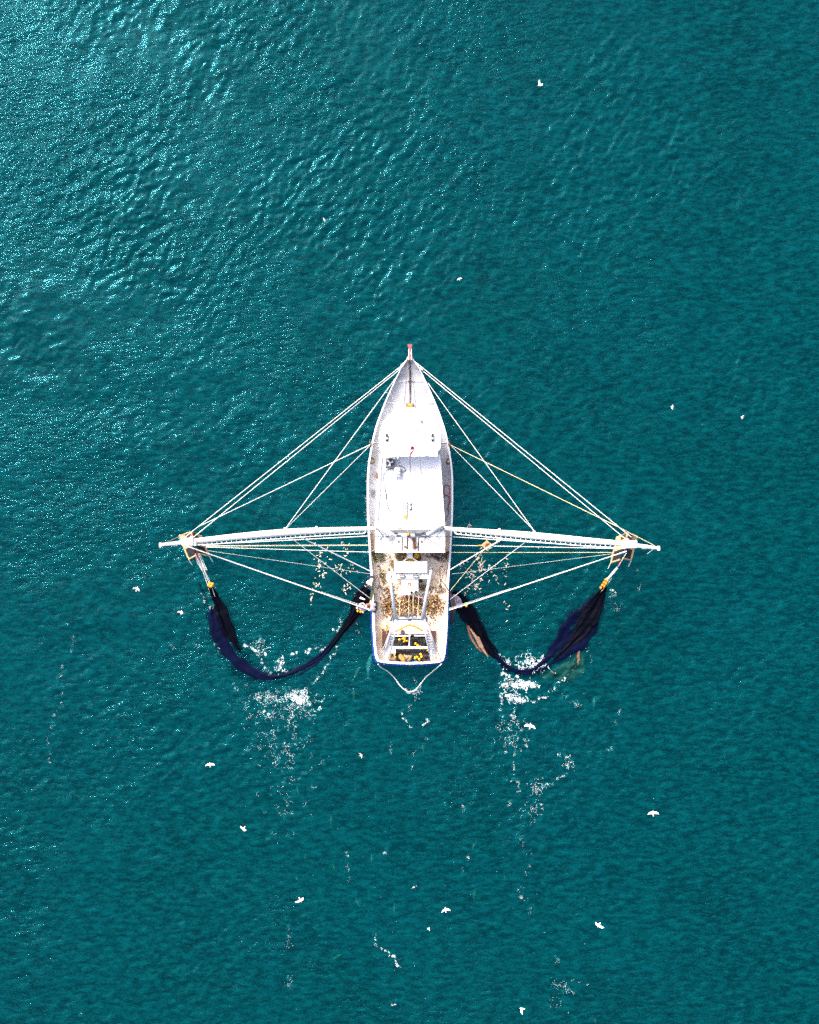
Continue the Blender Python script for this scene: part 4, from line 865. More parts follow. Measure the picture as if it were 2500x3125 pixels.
# white rope loop trailing astern
P_ = smooth_path([(1154, 2027, 1.9), (1163, 2037, 1.4), (1185, 2050, 0.6), (1205, 2070, 0.12), (1222, 2093, 0.1), (1238, 2107, 0.1), (1250, 2111, 0.1), (1266, 2107, 0.1), (1280, 2092, 0.1), (1300, 2067, 0.15), (1320, 2050, 0.7), (1348, 2026, 1.9)], 6)
m_ = MB(); m_.tube([W(p[0], p[1], p[2] + (wz(*W(p[0], p[1], 0).xy) if p[2] < 0.2 else 0)) for p in P_], 0.035, 6)
tag(m_.build('stern_rope', M['rope_w'], smooth=True), 'slack white rope looping into the sea behind the transom', 'rope')

# the catch on deck ------------------------------------------------------------
g = random.Random(5)
def blob_density(x, y):
    d = 0
    for cx_, cy_, sx_, sy_, a in ((1192, 1840, 20, 26, 1.0), (1252, 1845, 34, 26, 1.0), (1318, 1845, 24, 24, 1.15), (1215, 1872, 26, 9, 0.8), (1284, 1868, 26, 10, .7), (1190, 1800, 18, 8, 0.45), (1300, 1795, 22, 8, 0.8), (1345, 1806, 16, 5, 0.5), (1190, 1815, 16, 8, .5)):
        d = max(d, a * math.exp(-((x - cx_) / sx_) ** 2 - ((y - cy_) / sy_) ** 2))
    return d
def fleck(m_, c, L, wd, a, tilt):
    d = Vector((math.cos(a), math.sin(a), 0)); n_ = Vector((-d.y, d.x, 0)); up = Vector((0, 0, 1))
    d2 = (d + up * tilt).normalized()
    m_.add([c + d2 * L / 2, c + n_ * wd / 2 + d2 * L * .1, c - d2 * L * .36, c - n_ * wd / 2 + d2 * L * .1, c + up * wd * .6 + d2 * L * .05, c - d2 * L / 2 + n_ * wd * .4, c - d2 * L / 2 - n_ * wd * .4],
           [(0, 1, 4), (1, 2, 4), (2, 3, 4), (3, 0, 4), (0, 3, 2, 1), (2, 5, 6)])
m_ = MB(); cnt = 0
while cnt < 3300:
    x = g.uniform(1160, 1368); y = g.uniform(1784, 1890); d = blob_density(x, y)
    if g.random() > d: continue
    if 1224 < x < 1279 and y < 1817: continue
    cnt += 1
    fleck(m_, W(x, y, 1.06 + 0.16 * d * g.random() + 0.02), g.uniform(0.09, 0.24), g.uniform(0.04, 0.085), g.uniform(0, 6.28), g.uniform(-0.4, 0.4))
for _ in range(150):
    x = g.gauss(1330, 20); y = g.gauss(1900, 26)
    if x < 1288 or x > 1364 or y < 1880 or y > 1960: continue
    fleck(m_, W(x, y, 1.07), g.uniform(0.08, 0.18), g.uniform(0.03, 0.07), g.uniform(0, 6.28), 0.1)
for _ in range(620):
    x = g.uniform(1138, 1366); y = g.uniform(1690, 1900)
    if 1199 < x < 1312 and 1710 < y < 1816: continue
    fleck(m_, W(x, y, 1.07), g.uniform(0.03, 0.11), g.uniform(0.02, 0.045), g.uniform(0, 6.28), 0.1)
for _ in range(60):
    x = g.gauss(1160, 10); y = g.uniform(1800, 1880)
    if x < 1143: continue
    fleck(m_, W(x, y, 1.07), g.uniform(0.04, 0.1), g.uniform(0.02, 0.04), g.uniform(0, 6.28), 0.1)
tag(m_.build('fish_catch', M['catch']), 'loose heap of brown and tan fish and shrimp spread over the aft deck', 'catch', kind='stuff')

# ---------------------------------------------------------------- people
def skin_mesh(name, joints, edges, mat, parent, root, sub=1):
    me = bpy.data.meshes.new(name); names = list(joints); org = parent_loc(parent)
    me.from_pydata([Vector(joints[n][0]) - org for n in names], [(names.index(a), names.index(b)) for a, b in edges], [])
    o = bpy.data.objects.new(name, me); C.objects.link(o)
    o.modifiers.new('s', 'SKIN'); sm = o.modifiers.new('u', 'SUBSURF'); sm.levels = sub; sm.render_levels = sub
    lay = me.skin_vertices[0].data if me.skin_vertices else None
    if lay is None:
        bm = bmesh.new(); bm.from_mesh(me); bm.verts.layers.skin.verify(); bm.to_mesh(me); bm.free(); lay = me.skin_vertices[0].data
    for i, n in enumerate(names):
        r = joints[n][1]; lay[i].radius = (r, r) if isinstance(r, float) else r; lay[i].use_root = (n == root)
    dg = bpy.context.evaluated_depsgraph_get(); dg.update()
    m2 = bpy.data.meshes.new_from_object(o.evaluated_get(dg)); o.modifiers.clear(); o.data = m2
    m2.materials.clear(); m2.materials.append(mat); m2.polygons.foreach_set('use_smooth', [True] * len(m2.polygons)); o.parent = parent
    return o
def person(label, foot, z, face, bend, hands, hat=None, top='shirt', sleeves=True):
    base = W(foot[0], foot[1], z); t = thing('person', label, 'person', base)
    f = Vector((math.cos(face), math.sin(face), 0)); s = Vector((-f.y, f.x, 0)); u = Vector((0, 0, 1))
    d = (u * math.cos(bend) + f * math.sin(bend)).normalized(); dn = (f * math.cos(bend) - u * math.sin(bend))
    P = base + u * 0.92; mid = P + d * 0.25; ch = P + d * 0.47; nk = P + d * 0.60; hd = nk + (d * 0.10 + dn * 0.04); cr = hd + d * 0.13
    J = {'pelvis': (P, 0.13), 'mid': (mid, 0.125), 'chest': (ch, 0.145), 'neck': (nk, 0.055), 'head': (hd, (0.085, 0.095)), 'crown': (cr, 0.07)}
    E = [('pelvis', 'mid'), ('mid', 'chest'), ('chest', 'neck'), ('neck', 'head'), ('head', 'crown')]
    arm = {}
    for k, sg in (('a', 1), ('b', -1)):
        sh = ch + s * sg * 0.19 + d * 0.04; hand = W(*hands[0 if sg > 0 else 1])
        if (hand - sh).length > 0.62: hand = sh + (hand - sh).normalized() * 0.62
        el = (sh + hand) / 2 + s * sg * 0.08 - u * 0.06; hv = (hand - el).normalized()
        J['sh' + k] = (sh, 0.065); J['el' + k] = (el, 0.045); J['wr' + k] = (hand, 0.030); pal = hand + hv * 0.07; J['pa' + k] = (pal, (0.042, 0.022))
        E += [('chest', 'sh' + k), ('sh' + k, 'el' + k), ('el' + k, 'wr' + k), ('wr' + k, 'pa' + k)]
        side_v = hv.cross(u); side_v = side_v.normalized() if side_v.length > 1e-3 else s
        for q, ln in enumerate((0.070, 0.080, 0.075, 0.060)):
            r0 = pal + side_v * (q - 1.5) * 0.02 + hv * 0.02; r1 = r0 + hv * ln * .55 - u * 0.012; r2 = r1 + hv * ln * .45 - u * 0.03
            J[f'f{k}{q}0'] = (r0, 0.010); J[f'f{k}{q}1'] = (r1, 0.009); J[f'f{k}{q}2'] = (r2, 0.008)
            E += [('pa' + k, f'f{k}{q}0'), (f'f{k}{q}0', f'f{k}{q}1'), (f'f{k}{q}1', f'f{k}{q}2')]
        r0 = hand + side_v * 0.035 * sg + hv * 0.03; r1 = r0 + side_v * 0.02 * sg + hv * 0.04
        J[f't{k}0'] = (r0, 0.012); J[f't{k}1'] = (r1, 0.009); E += [('wr' + k, f't{k}0'), (f't{k}0', f't{k}1')]
        hp = P + s * sg * 0.10 - u * 0.05; kn = base + s * sg * 0.12 + u * 0.48 + f * 0.06; an_ = base + s * sg * 0.13 + u * 0.08; toe = an_ + f * 0.17 - u * 0.04
        J['hp' + k] = (hp, 0.095); J['kn' + k] = (kn, 0.06); J['an' + k] = (an_, 0.042); J['to' + k] = (toe, (0.04, 0.03))
        E += [('pelvis', 'hp' + k), ('hp' + k, 'kn' + k), ('kn' + k, 'an' + k), ('an' + k, 'to' + k)]
        arm[k] = (sh, el)
    skin_mesh('body', J, E, M['skin'], t, 'pelvis')
    grow = lambda n, e: (J[n][0], (J[n][1] if isinstance(J[n][1], float) else J[n][1][0]) + e)
    SJ = {n: grow(n, 0.022) for n in ('pelvis', 'mid', 'chest', 'sha', 'shb')}; SJ['nk'] = (ch + d * 0.09, 0.075); SE = [('pelvis', 'mid'), ('mid', 'chest'), ('chest', 'nk'), ('chest', 'sha'), ('chest', 'shb')]
    for k in 'ab':
        e0, e1 = arm[k]; SJ['e' + k] = (e0.lerp(e1, 0.75) if not sleeves else e1, 0.065); SE.append(('sh' + k, 'e' + k))
        if sleeves: SJ['w' + k] = (e1.lerp(J['wr' + k][0], 0.85), 0.046); SE.append(('e' + k, 'w' + k))
    skin_mesh('shirt', SJ, SE, M[top], t, 'pelvis')
    TJ = {n: grow(n, 0.02) for n in ('pelvis', 'hpa', 'hpb', 'kna', 'knb', 'ana', 'anb')}
    skin_mesh('trousers', TJ, [('pelvis', 'hpa'), ('pelvis', 'hpb'), ('hpa', 'kna'), ('hpb', 'knb'), ('kna', 'ana'), ('knb', 'anb')], M['trousers'], t, 'pelvis')
    m_ = MB(); rot = d.to_track_quat('Z', 'Y').to_matrix(); m_.ball(hd + d * 0.055 - dn * 0.012, 0.108, 14, 8, (0.95, 0.98, 0.95), rot)
    m_.build('cap' if hat else 'hair', M[hat or 'hair'], t, smooth=True)
    if hat:
        m_ = MB(); m_.ball(hd + d * 0.09 + dn * 0.10, 0.08, 12, 6, (1, 1, 0.16), rot); m_.build('cap_brim', M[hat], t, smooth=True)
    m_ = MB(); c = hd + dn * 0.092; m_.ball(c, 0.018, 8, 5); m_.build('nose', M['skin'], t, smooth=True)
    for sg in (1, -1):
        m_ = MB(); m_.ball(hd + dn * 0.08 + s * sg * 0.035 + d * 0.03, 0.011, 8, 5); m_.build('eye', M['black'], t)
        m_ = MB(); m_.ball(hd + s * sg * 0.095, 0.03, 8, 5, (0.4, 1, 1)); m_.build('ear', M['skin'], t, smooth=True)
person('bareheaded person in a white T-shirt bending over the port rail by the dark hanging net', (1139, 1762), zd(1762), R(-122), R(62), ((1131, 1790, 1.9), (1137, 1790, 1.9)), None, 'shirt', False)
person('person in white sleeves and an orange cap leaning out over the port rail', (1148, 1842), zd(1842), R(172), R(42), ((1128, 1845, 2.0), (1129, 1839, 2.0)), 'cap')
person('dark haired person in a white shirt reaching to the net behind the orange capped one', (1146, 1856), zd(1856), R(150), R(45), ((1128, 1852, 2.0), (1127, 1846, 2.0)), None)

# ---------------------------------------------------------------- nets and trawl doors
def ribbon(m_, pts, nv=9, fold=0.12, seed=0, follow=True, wide=1.3):
    """pts: (px, py, z, width_px); a folded band of netting"""
    g = random.Random(seed); P = smooth_path([(p[0], p[1], p[2], p[3] * wide) for p in pts], 8); n = len(P); rows = []; uvs = []; L = 0.0; prev = None
    ph = [g.uniform(0, 6.28) for _ in range(8)]
    for i, p in enumerate(P):
        a = P[max(i - 1, 0)]; b = P[min(i + 1, n - 1)]; tx, ty = b[0] - a[0], b[1] - a[1]; l = math.hypot(tx, ty); nx, ny = -ty / l, tx / l
        c0 = W(p[0], p[1], 0)
        if prev is not None: L += (c0 - prev).length
        prev = c0
        row = []; uvr = []
        for j in range(nv):
            v = j / (nv - 1); wob = 1 + 0.14 * math.sin(L * 1.3 + ph[0] + v) + 0.08 * math.sin(L * 4.1 + ph[1])
            x = p[0] + nx * (v - 0.5) * p[3] * wob; y = p[1] + ny * (v - 0.5) * p[3] * wob
            z = p[2] + fold * math.sin(v * 9 + ph[2] + L * 0.5) * min(1, p[3] / 30) + fold * 0.6 * math.sin(v * 19 + ph[3] - L * 0.8)
            if p[2] < 0.3: z -= 0.16 * abs(2 * v - 1) ** 3
            q = W(x, y, z)
            if follow and p[2] < 0.5: q.z += wz(q.x, q.y)
            row.append(q); uvr.append((L, v))
        rows.append(row); uvs.append(uvr)
    vs_ = [q for r_ in rows for q in r_]; fs = [(i * nv + j, i * nv + j + 1, (i + 1) * nv + j + 1, (i + 1) * nv + j) for i in range(n - 1) for j in range(nv - 1)]
    m_.add(vs_, fs, [q for r_ in uvs for q in r_])
netL = thing('trawl_net', 'dark blue net slung in a U off the port side, with grid and orange bag', 'net', W(850, 2000, 0))
netR = thing('trawl_net', 'dark net slung in a U off the starboard side, with brown mesh spread out', 'net', W(1620, 2000, 0))
# port net: black wing out of the water, blue body under it
m_ = MB(); ribbon(m_, [(641, 1788, 1.3, 10), (655, 1818, 0.9, 18), (670, 1850, 0.6, 30), (684, 1888, 0.4, 38), (698, 1925, 0.25, 32), (714, 1955, 0.10, 18), (731, 1990, 0.03, 5)], 9, 0.06, 1); m_.build('wing_netting', M['net_black'], netL)
m_ = MB(); ribbon(m_, [(652, 1850, 0.05, 16), (662, 1900, 0.05, 40), (684, 1950, 0.04, 62), (712, 2000, 0.03, 62), (748, 2040, 0.02, 46), (790, 2062, 0.02, 36), (830, 2070, 0.02, 30), (880, 2060, 0.03, 24), (930, 2038, 0.04, 18), (975, 2008, 0.06, 15), (1006, 1976, 0.12, 15)], 15, 0.035, 2, wide=1.5); m_.build('body_netting', M['net_blue'], netL)
m_ = MB(); ribbon(m_, [(1000, 1984, 0.08, 13), (1030, 1946, 0.25, 15), (1056, 1912, 0.5, 22), (1078, 1880, 0.8, 30), (1096, 1850, 1.1, 40), (1112, 1822, 1.5, 46), (1128, 1800, 1.8, 36)], 11, 0.08, 3); m_.build('bag_netting', M['net_black'], netL)
m_ = MB(); ribbon(m_, [(606, 1778, -0.1, 4), (620, 1810, -0.15, 10), (632, 1850, -0.2, 18), (645, 1895, -0.3, 22), (655, 1930, -0.35, 14)], 7, 0.04, 4); m_.build('lower_wing_netting', M['net_blue'], netL)
m_ = MB(); ribbon(m_, [(1122, 1803, 1.6, 22), (1118, 1822, 1.3, 40), (1117, 1842, 1.2, 44), (1124, 1860, 1.5, 30)], 11, 0.05, 5); m_.build('rail_netting', M['net_grey'], netL)
m_ = MB(); ribbon(m_, [(1138, 1775, 2.6, 4), (1139, 1792, 2.5, 6), (1136, 1812, 2.3, 7), (1131, 1838, 2.1, 4)], 5, 0.03, 6); m_.build('hanging_strop', M['rope_g'], netL)
# excluder grid with its own floats
gd = MB()
gf = [W(1098, 1843, 1.3), W(1108, 1840, 1.35), W(1124, 1856, 1.45), W(1110, 1866, 1.2), W(1097, 1858, 1.15)]
gd.tube(gf, 0.045, 6, closed=True); gr = gd.build('excluder_grid', M['lamp'], netL)
for k in range(9):
    t_ = (k + 0.5) / 9; m_ = MB(); m_.tube([gf[0].lerp(gf[1], 0.2).lerp(gf[2], t_), gf[4].lerp(gf[3], 0.05 + t_ * 0.95)], 0.018, 5); m_.build('bar', M['lamp'], gr)
for x, y, mt in ((1090, 1855.5, 'fishpale'), (1092.2, 1864.5, 'yellow'), (1101.4, 1867, 'yellow'), (1108.8, 1868, 'fishpale'), (1085.4, 1821.5, 'yellow'), (1091.7, 1819.5, 'yellow')):
    m_ = MB(); m_.ball(W(x, y, 1.2), 0.085, 12, 8, (1, 1.15, 1)); m_.build('float', M[mt], netL, smooth=True)
m_ = MB(); bp = [(1087, 1823), (1094, 1819), (1099, 1826), (1104, 1831), (1101, 1838), (1092, 1841), (1087, 1838)]
cc = (1094.5, 1831)
k_ = lambda f_: [(cc[0] + (x - cc[0]) * f_, cc[1] + (y - cc[1]) * f_) for x, y in bp]
m_.strip(poly3(k_(0.8), 0.6), poly3(bp, 0.95), True); m_.strip(poly3(bp, 0.95), poly3(k_(0.6), 1.25), True); m_.add(poly3(k_(0.6), 1.25), [tuple(range(7))]); m_.build('canvas_bag', paint('orange_canvas', (0.50, 0.13, 0.035), 0.85, (0.30, 0.07, 0.03), 0.7, 5), netL, bevel=0.04)
m_ = MB(); m_.prism(poly3([(1097, 1826), (1101, 1821), (1115, 1828), (1112, 1831)], 1.55), poly3([(1097, 1826), (1101, 1821), (1115, 1828), (1112, 1831)], 1.6)); m_.build('white_flap', M['shirt'], netL)
m_ = MB(); m_.ball(W(1088, 1850, 0.6), 0.3, 12, 8, (0.8, 1.2, 0.6)); m_.build('bag_end', M['rope_d'], netL, smooth=True)
# starboard net
m_ = MB(); ribbon(m_, [(1847, 1788, 1.2, 14), (1832, 1822, 0.8, 30), (1815, 1855, 0.5, 46), (1792, 1895, 0.3, 44), (1764, 1935, 0.15, 32), (1730, 1975, 0.08, 20), (1690, 2015, 0.03, 10)], 11, 0.06, 11); m_.build('wing_netting', M['net_black'], netR)
m_ = MB(); ribbon(m_, [(1826, 1815, 0.08, 34), (1800, 1870, 0.06, 80), (1764, 1925, 0.05, 90), (1722, 1972, 0.04, 78), (1682, 2012, 0.03, 56), (1645, 2042, 0.03, 36), (1606, 2054, 0.03, 25), (1570, 2048, 0.04, 20), (1540, 2030, 0.06, 20), (1512, 1996, 0.08, 22)], 17, 0.035, 12); m_.build('body_netting', M['net_blue'], netR)
m_ = MB(); ribbon(m_, [(1520, 2006, 0.05, 22), (1492, 1974, 0.15, 28), (1468, 1936, 0.3, 34), (1446, 1900, 0.5, 38), (1424, 1866, 0.8, 40), (1402, 1834, 1.2, 40), (1382, 1806, 1.7, 22)], 11, 0.08, 13); m_.build('bag_netting', M['net_black'], netR)
m_ = MB(); vs_ = [(1752, 1982), (1778, 2002), (1789, 2068), (1722, 2077), (1652, 2070), (1640, 2058), (1680, 2040), (1722, 2012)]
ribbon(m_, [(1765, 1985, -0.02, 26), (1758, 2015, -0.03, 52), (1740, 2045, -0.03, 74), (1700, 2058, -0.03, 44), (1655, 2062, -0.02, 20)], 11, 0.03, 14); m_.build('spread_netting', M['net_brown'], netR, label='brown thin mesh spread just under the surface')
m_ = MB(); ribbon(m_, [(1432, 1908, 0.42, 6), (1452, 1938, 0.40, 9), (1470, 1975, 0.3, 8), (1490, 2004, 0.2, 5)], 5, 0.02, 15); m_.build('chafing_strip', paint('tan_strip', (0.30, 0.17, 0.10), 0.8, (0.2, 0.1, 0.12), 0.7, 9), netR)
m_ = MB(); ribbon(m_, [(1424, 1898, 0.25, 5), (1436, 1940, 0.12, 9), (1452, 1968, 0.1, 8), (1470, 1990, 0.08, 4)], 5, 0.02, 16); m_.build('pale_fringe', M['net_brown'], netR)
m_ = MB(); ribbon(m_, [(1380, 1818, 1.8, 14), (1390, 1830, 1.55, 22), (1400, 1842, 1.35, 20), (1412, 1852, 1.1, 8)], 9, 0.05, 17); m_.build('rail_netting', paint('pale_net_fold', (0.42, 0.42, 0.48), 0.8, (0.12, 0.09, 0.13), 0.9, 3, 0.42, 0.58), netR)
m_ = MB(); ribbon(m_, [(1371, 1806, 2.1, 3), (1378, 1822, 1.9, 8), (1384, 1850, 1.5, 10), (1381, 1880, 0.8, 10), (1378, 1905, 0.2, 6)], 5, 0.03, 18); m_.build('hanging_strop', M['rope_d'], netR)
m_ = MB(); m_.ball(W(1422.5, 1842, 1.1), 0.10, 10, 7); m_.build('float', M['greenfloat'], netR, smooth=True)
m_ = MB(); m_.ball(W(1423.5, 1849, 1.1), 0.10, 10, 7); m_.build('float', M['yellow'], netR, smooth=True)
def bridle(net, a_list, b_list, r=0.02):
    for a, b in zip(a_list, b_list):
        m_ = MB(); m_.tube([W(*a), W((a[0] + b[0]) / 2, (a[1] + b[1]) / 2, (a[2] + b[2]) / 2 - 0.05), W(*b)], r, 5); m_.build('bridle_rope', M['rope_w'], net)
bridle(netL, [(596, 1690, 2.4), (599, 1698, 2.2), (603, 1700, 2.0), (606, 1694, 2.2), (609, 1696, 2.1), (612, 1695, 2.0), (600, 1712, 1.9)], [(618, 1742, 1.7), (622, 1740, 1.7), (625, 1738, 1.7), (628, 1739, 1.7), (626, 1744, 1.7), (632, 1740, 1.7), (619, 1744, 1.7)])
bridle(netL, [(618, 1740, 1.7), (622, 1740, 1.7), (626, 1744, 1.7)], [(634, 1785, 1.4), (640, 1784, 1.4), (646, 1786, 1.35)], 0.017)
bridle(netL, [(636, 1795, 1.3), (648, 1795, 1.3)], [(648, 1828, 0.8), (656, 1820, 0.9)], 0.014)
for x, y in ((637, 1786), (643, 1789), (649, 1783), (642, 1782), (646, 1788)):
    m_ = MB(); m_.ball(W(x, y, 1.45), 0.115, 12, 8, (1, 1.25, 1)); m_.build('float', M['orange'], netL, smooth=True)
m_ = MB(); m_.prism(poly3([(589, 1678), (600, 1676), (604, 1694), (602, 1712), (599, 1710)], 2.0), poly3([(589, 1678), (600, 1676), (604, 1694), (602, 1712), (599, 1710)], 2.08)); m_.build('red_strop', M['hose'], netL)
bridle(netR, [(1912, 1688, 3.2), (1910, 1690, 3.0), (1884, 1733, 1.9), (1886, 1734, 1.9), (1881, 1732, 1.9), (1884, 1730, 1.9)], [(1886, 1730, 2.0), (1888, 1728, 2.0), (1854, 1768, 1.5), (1857, 1768, 1.5), (1851, 1768, 1.5), (1875, 1750, 1.6)])
bridle(netR, [(1866, 1765, 1.2), (1844, 1796, 1.2)], [(1857, 1780, 1.0), (1832, 1808, 0.9)], 0.014)
for i in range(7):
    x = 1849 - (i // 2) * 5 + (i % 2) * 5; y = 1770 + (i // 2) * 8 + (i % 2) * 3
    m_ = MB(); m_.ball(W(x, y, 1.4), 0.105, 12, 8, (1, 1.15, 1)); m_.build('float', M['orange'], netR, smooth=True)
m_ = MB(); m_.prism(poly3([(1893, 1706), (1899, 1708), (1891, 1727), (1886, 1726)], 1.9), poly3([(1893, 1706), (1899, 1708), (1891, 1727), (1886, 1726)], 1.98)); m_.build('red_strop', M['hose'], netR)

def trawl_door(q, zin, zout, inner_first, label):
    """q: photo corners front-outer, front-inner, rear-inner, rear-outer of a tilted board"""
    zs = (zout, zin, zin - 0.3, zout - 0.3); P = [W(x, y, z) for (x, y), z in zip(q, zs)]; c = sum(P, Vector()) / 4
    t = thing('trawl_door', label, 'trawl door', Vector((c.x, c.y, c.z - 0.4)), 'trawl doors hanging under the boom tips')
    n_ = (P[1] - P[0]).cross(P[3] - P[0]).normalized(); n_ = n_ if n_.z > 0 else -n_
    L = lambda u, v: (P[0].lerp(P[1], u)).lerp(P[3].lerp(P[2], u), v)
    def plate(name, u0, u1, v0, v1, th_, mat, lift=0.0, bv=0.015):
        o = [L(u0, v0), L(u1, v0), L(u1, v1), L(u0, v1)]; m_ = MB(); m_.prism([p + n_ * (lift - th_) for p in o], [p + n_ * lift for p in o]); return m_.build(name, mat, t, bevel=bv)
    k = 5
    for i in range(k): plate('plank', i / k + .01, (i + 1) / k - .01, 0.0, 0.58, 0.09, M['wood'], 0.005 * (i % 2))
    plate('rear_panel', 0.1, 0.95, 0.585, 0.94, 0.05, M['black'], -0.03)
    plate('side_rail', 0.0, 0.10, 0.585, 1.0, 0.10, M['wood'], 0.02); plate('end_bar', 0.105, 1.0, 0.945, 1.0, 0.10, M['wood'], 0.02)
    plate('brace', 0.0, 1.0, 0.30, 0.36, 0.03, M['rust'], 0.035)
    plate('shoe', -0.03, 0.03, 0.0, 0.9, 0.16, M['wood'], 0.03); plate('bracket', 0.55, 0.98, 0.03, 0.2, 0.05, M['darkrust'], 0.06)
    m_ = MB(); e = L(0.03, 1.0); d = (e - L(0.03, 0.8)).normalized(); m_.tube([e, e + d * 0.45 - Vector((0, 0, 0.35))], 0.03, 6); m_.build('chain_tail', M['rope_w'], t)
trawl_door([(546, 1634), (580, 1622), (597, 1697), (576, 1709)], 2.6, 1.5, True, 'tan wooden trawl door on the outboard side under the port boom tip')
trawl_door([(614, 1634), (584, 1622), (609, 1692), (640, 1698)], 2.6, 1.5, True, 'tan wooden trawl door on the inboard side under the port boom tip')
trawl_door([(1883, 1637), (1914, 1625), (1891, 1710), (1863, 1719)], 2.6, 1.5, True, 'cream trawl door on the inboard side under the starboard boom tip')
trawl_door([(1945, 1634), (1917, 1626), (1902, 1706), (1927, 1712)], 2.6, 1.5, True, 'cream trawl door on the outboard side under the starboard boom tip')
# small try-net door hung from the starboard boom
t = thing('try_net_door', 'small square tan board with rust stains hanging under the starboard boom near the hull', 'trawl door', W(1486, 1665, 2.2))
q = [(1468, 1664), (1486, 1648), (1505, 1664), (1488, 1682)]
m_ = MB(); m_.prism(poly3(q, 2.3), poly3(q, 2.42)); m_.build('board', M['wood'], t, bevel=0.02)
m_ = MB(); m_.bar(W(1480, 1666, 2.45), W(1494, 1657, 2.45), 0.10, 0.04); m_.bar(W(1484, 1656, 2.45), W(1490, 1676, 2.45), 0.06, 0.04); m_.build('brace', M['rust'], t)
m_ = MB(); m_.tube([W(1455, 1666, 2.2), W(1468, 1664, 2.3)], 0.05, 6); m_.build('shackle', M['tarp'], t)
m_ = MB(); m_.tube([W(1497, 1668, 2.4), W(1534, 1645, 4.7)], 0.05, 6); m_.build('hanging_pole', M['rope_w'], t)
m_ = MB(); m_.box(W(1517.5, 1646, 4.4), (0.12, 0.42, 0.14)); tag(m_.build('pulley_block', M['white'], bevel=0.02, loc=W(1517.5, 1646, 4.4)), 'white pulley block hanging from the starboard boom ladder', 'pulley')

# ---------------------------------------------------------------- foam, discards, animals
g = random.Random(21)
foam = MB(); bub = MB()
def flake(px, py, s_):
    s_ *= 0.34; p = W(px, py, 0); x, y = p.x, p.y; n = g.randint(5, 8); a0 = g.uniform(0, 6.28); st = g.uniform(1, 2.2); an_ = g.uniform(0, 3.14)
    vs_ = []
    for k in range(n):
        a = a0 + 2 * math.pi * k / n; r_ = s_ * g.uniform(0.45, 1.1); dx, dy = math.cos(a) * r_ * st, math.sin(a) * r_
        X, Y = x + dx * math.cos(an_) - dy * math.sin(an_), y + dx * math.sin(an_) + dy * math.cos(an_)
        vs_.append(Vector((X, Y, wz(X, Y) + 0.012)))
    vs_.append(Vector((x, y, wz(x, y) + 0.03 + s_ * 0.2))); foam.add(vs_, [(k, (k + 1) % n, n) for k in range(n)])
    if g.random() < 0.10 and s_ > 0.012:
        X, Y = x + g.gauss(0, .12), y + g.gauss(0, .12); q = g.uniform(0.06, 0.18); a0 = g.uniform(0, 6)
        bub.add([Vector((X + q * g.uniform(.5, 1.2) * math.cos(a0 + k * 1.047), Y + q * g.uniform(.5, 1.2) * math.sin(a0 + k * 1.047), wz(X, Y) - 0.25 - q * .3)) for k in range(6)], [tuple(range(6))])
def chain(pts, spread, n, s0, s1):
    """broken, clumpy string of flakes along a path"""
    P = smooth_path(pts, 14); k = len(P); ph = [g.uniform(0, 6.28) for _ in range(4)]
    wgt = [max(0.0, math.sin(i * 0.55 + ph[0]) + 0.7 * math.sin(i * 1.3 + ph[1]) + g.uniform(-0.4, 0.9)) ** 1.6 + 0.02 for i in range(k)]
    off = [(spread * 1.1 * math.sin(i * 0.31 + ph[2]) + g.gauss(0, spread * .5), spread * 1.1 * math.sin(i * 0.27 + ph[3]) + g.gauss(0, spread * .5)) for i in range(k)]
    for i in g.choices(range(k), wgt, k=int(n * 2.2)):
        flake(P[i][0] + off[i][0] + g.gauss(0, 0.9 + spread * .25), P[i][1] + off[i][1] + g.gauss(0, 0.9 + spread * .25), s0 + (s1 - s0) * g.random() ** 3)
def lace(cx, cy, sx, sy, walks, steps, s0, s1, step=1.9):
    """curling filaments"""
    for _ in range(int(walks * 1.6)):
        x, y = cx + g.gauss(0, sx), cy + g.gauss(0, sy); a = g.uniform(0, 6.28); cv = g.choice((-1, 1)) * g.uniform(0.08, 0.42)
        for _ in range(int(steps * g.uniform(0.8, 2.6))):
            if g.random() < 0.86: flake(x, y, s0 + (s1 - s0) * g.random() ** 2.5)
            a += cv + g.gauss(0, 0.25); x += math.cos(a) * step; y += math.sin(a) * step
# port net
chain([(749, 1970), (770, 1980), (795, 1990), (816, 2000)], 3, 90, .04, .14); flake(750, 1971, .25); flake(755, 1973, .2)
lace(792, 1965, 6, 8, 8, 6, .03, .09); lace(800, 1990, 6, 6, 6, 6, .03, .1)
chain([(795, 2002), (802, 2030), (818, 2050), (824, 2062)], 4, 60, .03, .09); lace(859, 2035, 8, 10, 14, 6, .03, .12); chain([(862, 2045), (858, 2020), (868, 2012)], 4, 30, .04, .12)
chain([(889, 1999), (899, 1994), (908, 1991)], 2, 40, .05, .13); chain([(934, 1993), (942, 1988), (950, 1981)], 3, 40, .05, .13); chain([(965, 1975), (975, 1971)], 3, 14, .03, .08)
chain([(980, 1992), (990, 1980), (1003, 1970)], 3, 40, .03, .11); chain([(1018, 1924), (1028, 1921), (1038, 1918)], 3, 28, .04, .11)
chain([(1031, 1974), (1018, 1995), (1003, 2018), (988, 2048), (972, 2068), (953, 2090)], 2.5, 110, .03, .09); chain([(1045, 1880), (1056, 1900), (1070, 1908)], 8, 30, .03, .09)
lace(905, 2130, 30, 14, 34, 9, .03, .10); lace(918, 2132, 22, 9, 26, 7, .04, .15); lace(815, 2132, 22, 12, 22, 8, .03, .09); chain([(800, 2168), (815, 2178), (822, 2184)], 3, 30, .04, .13)
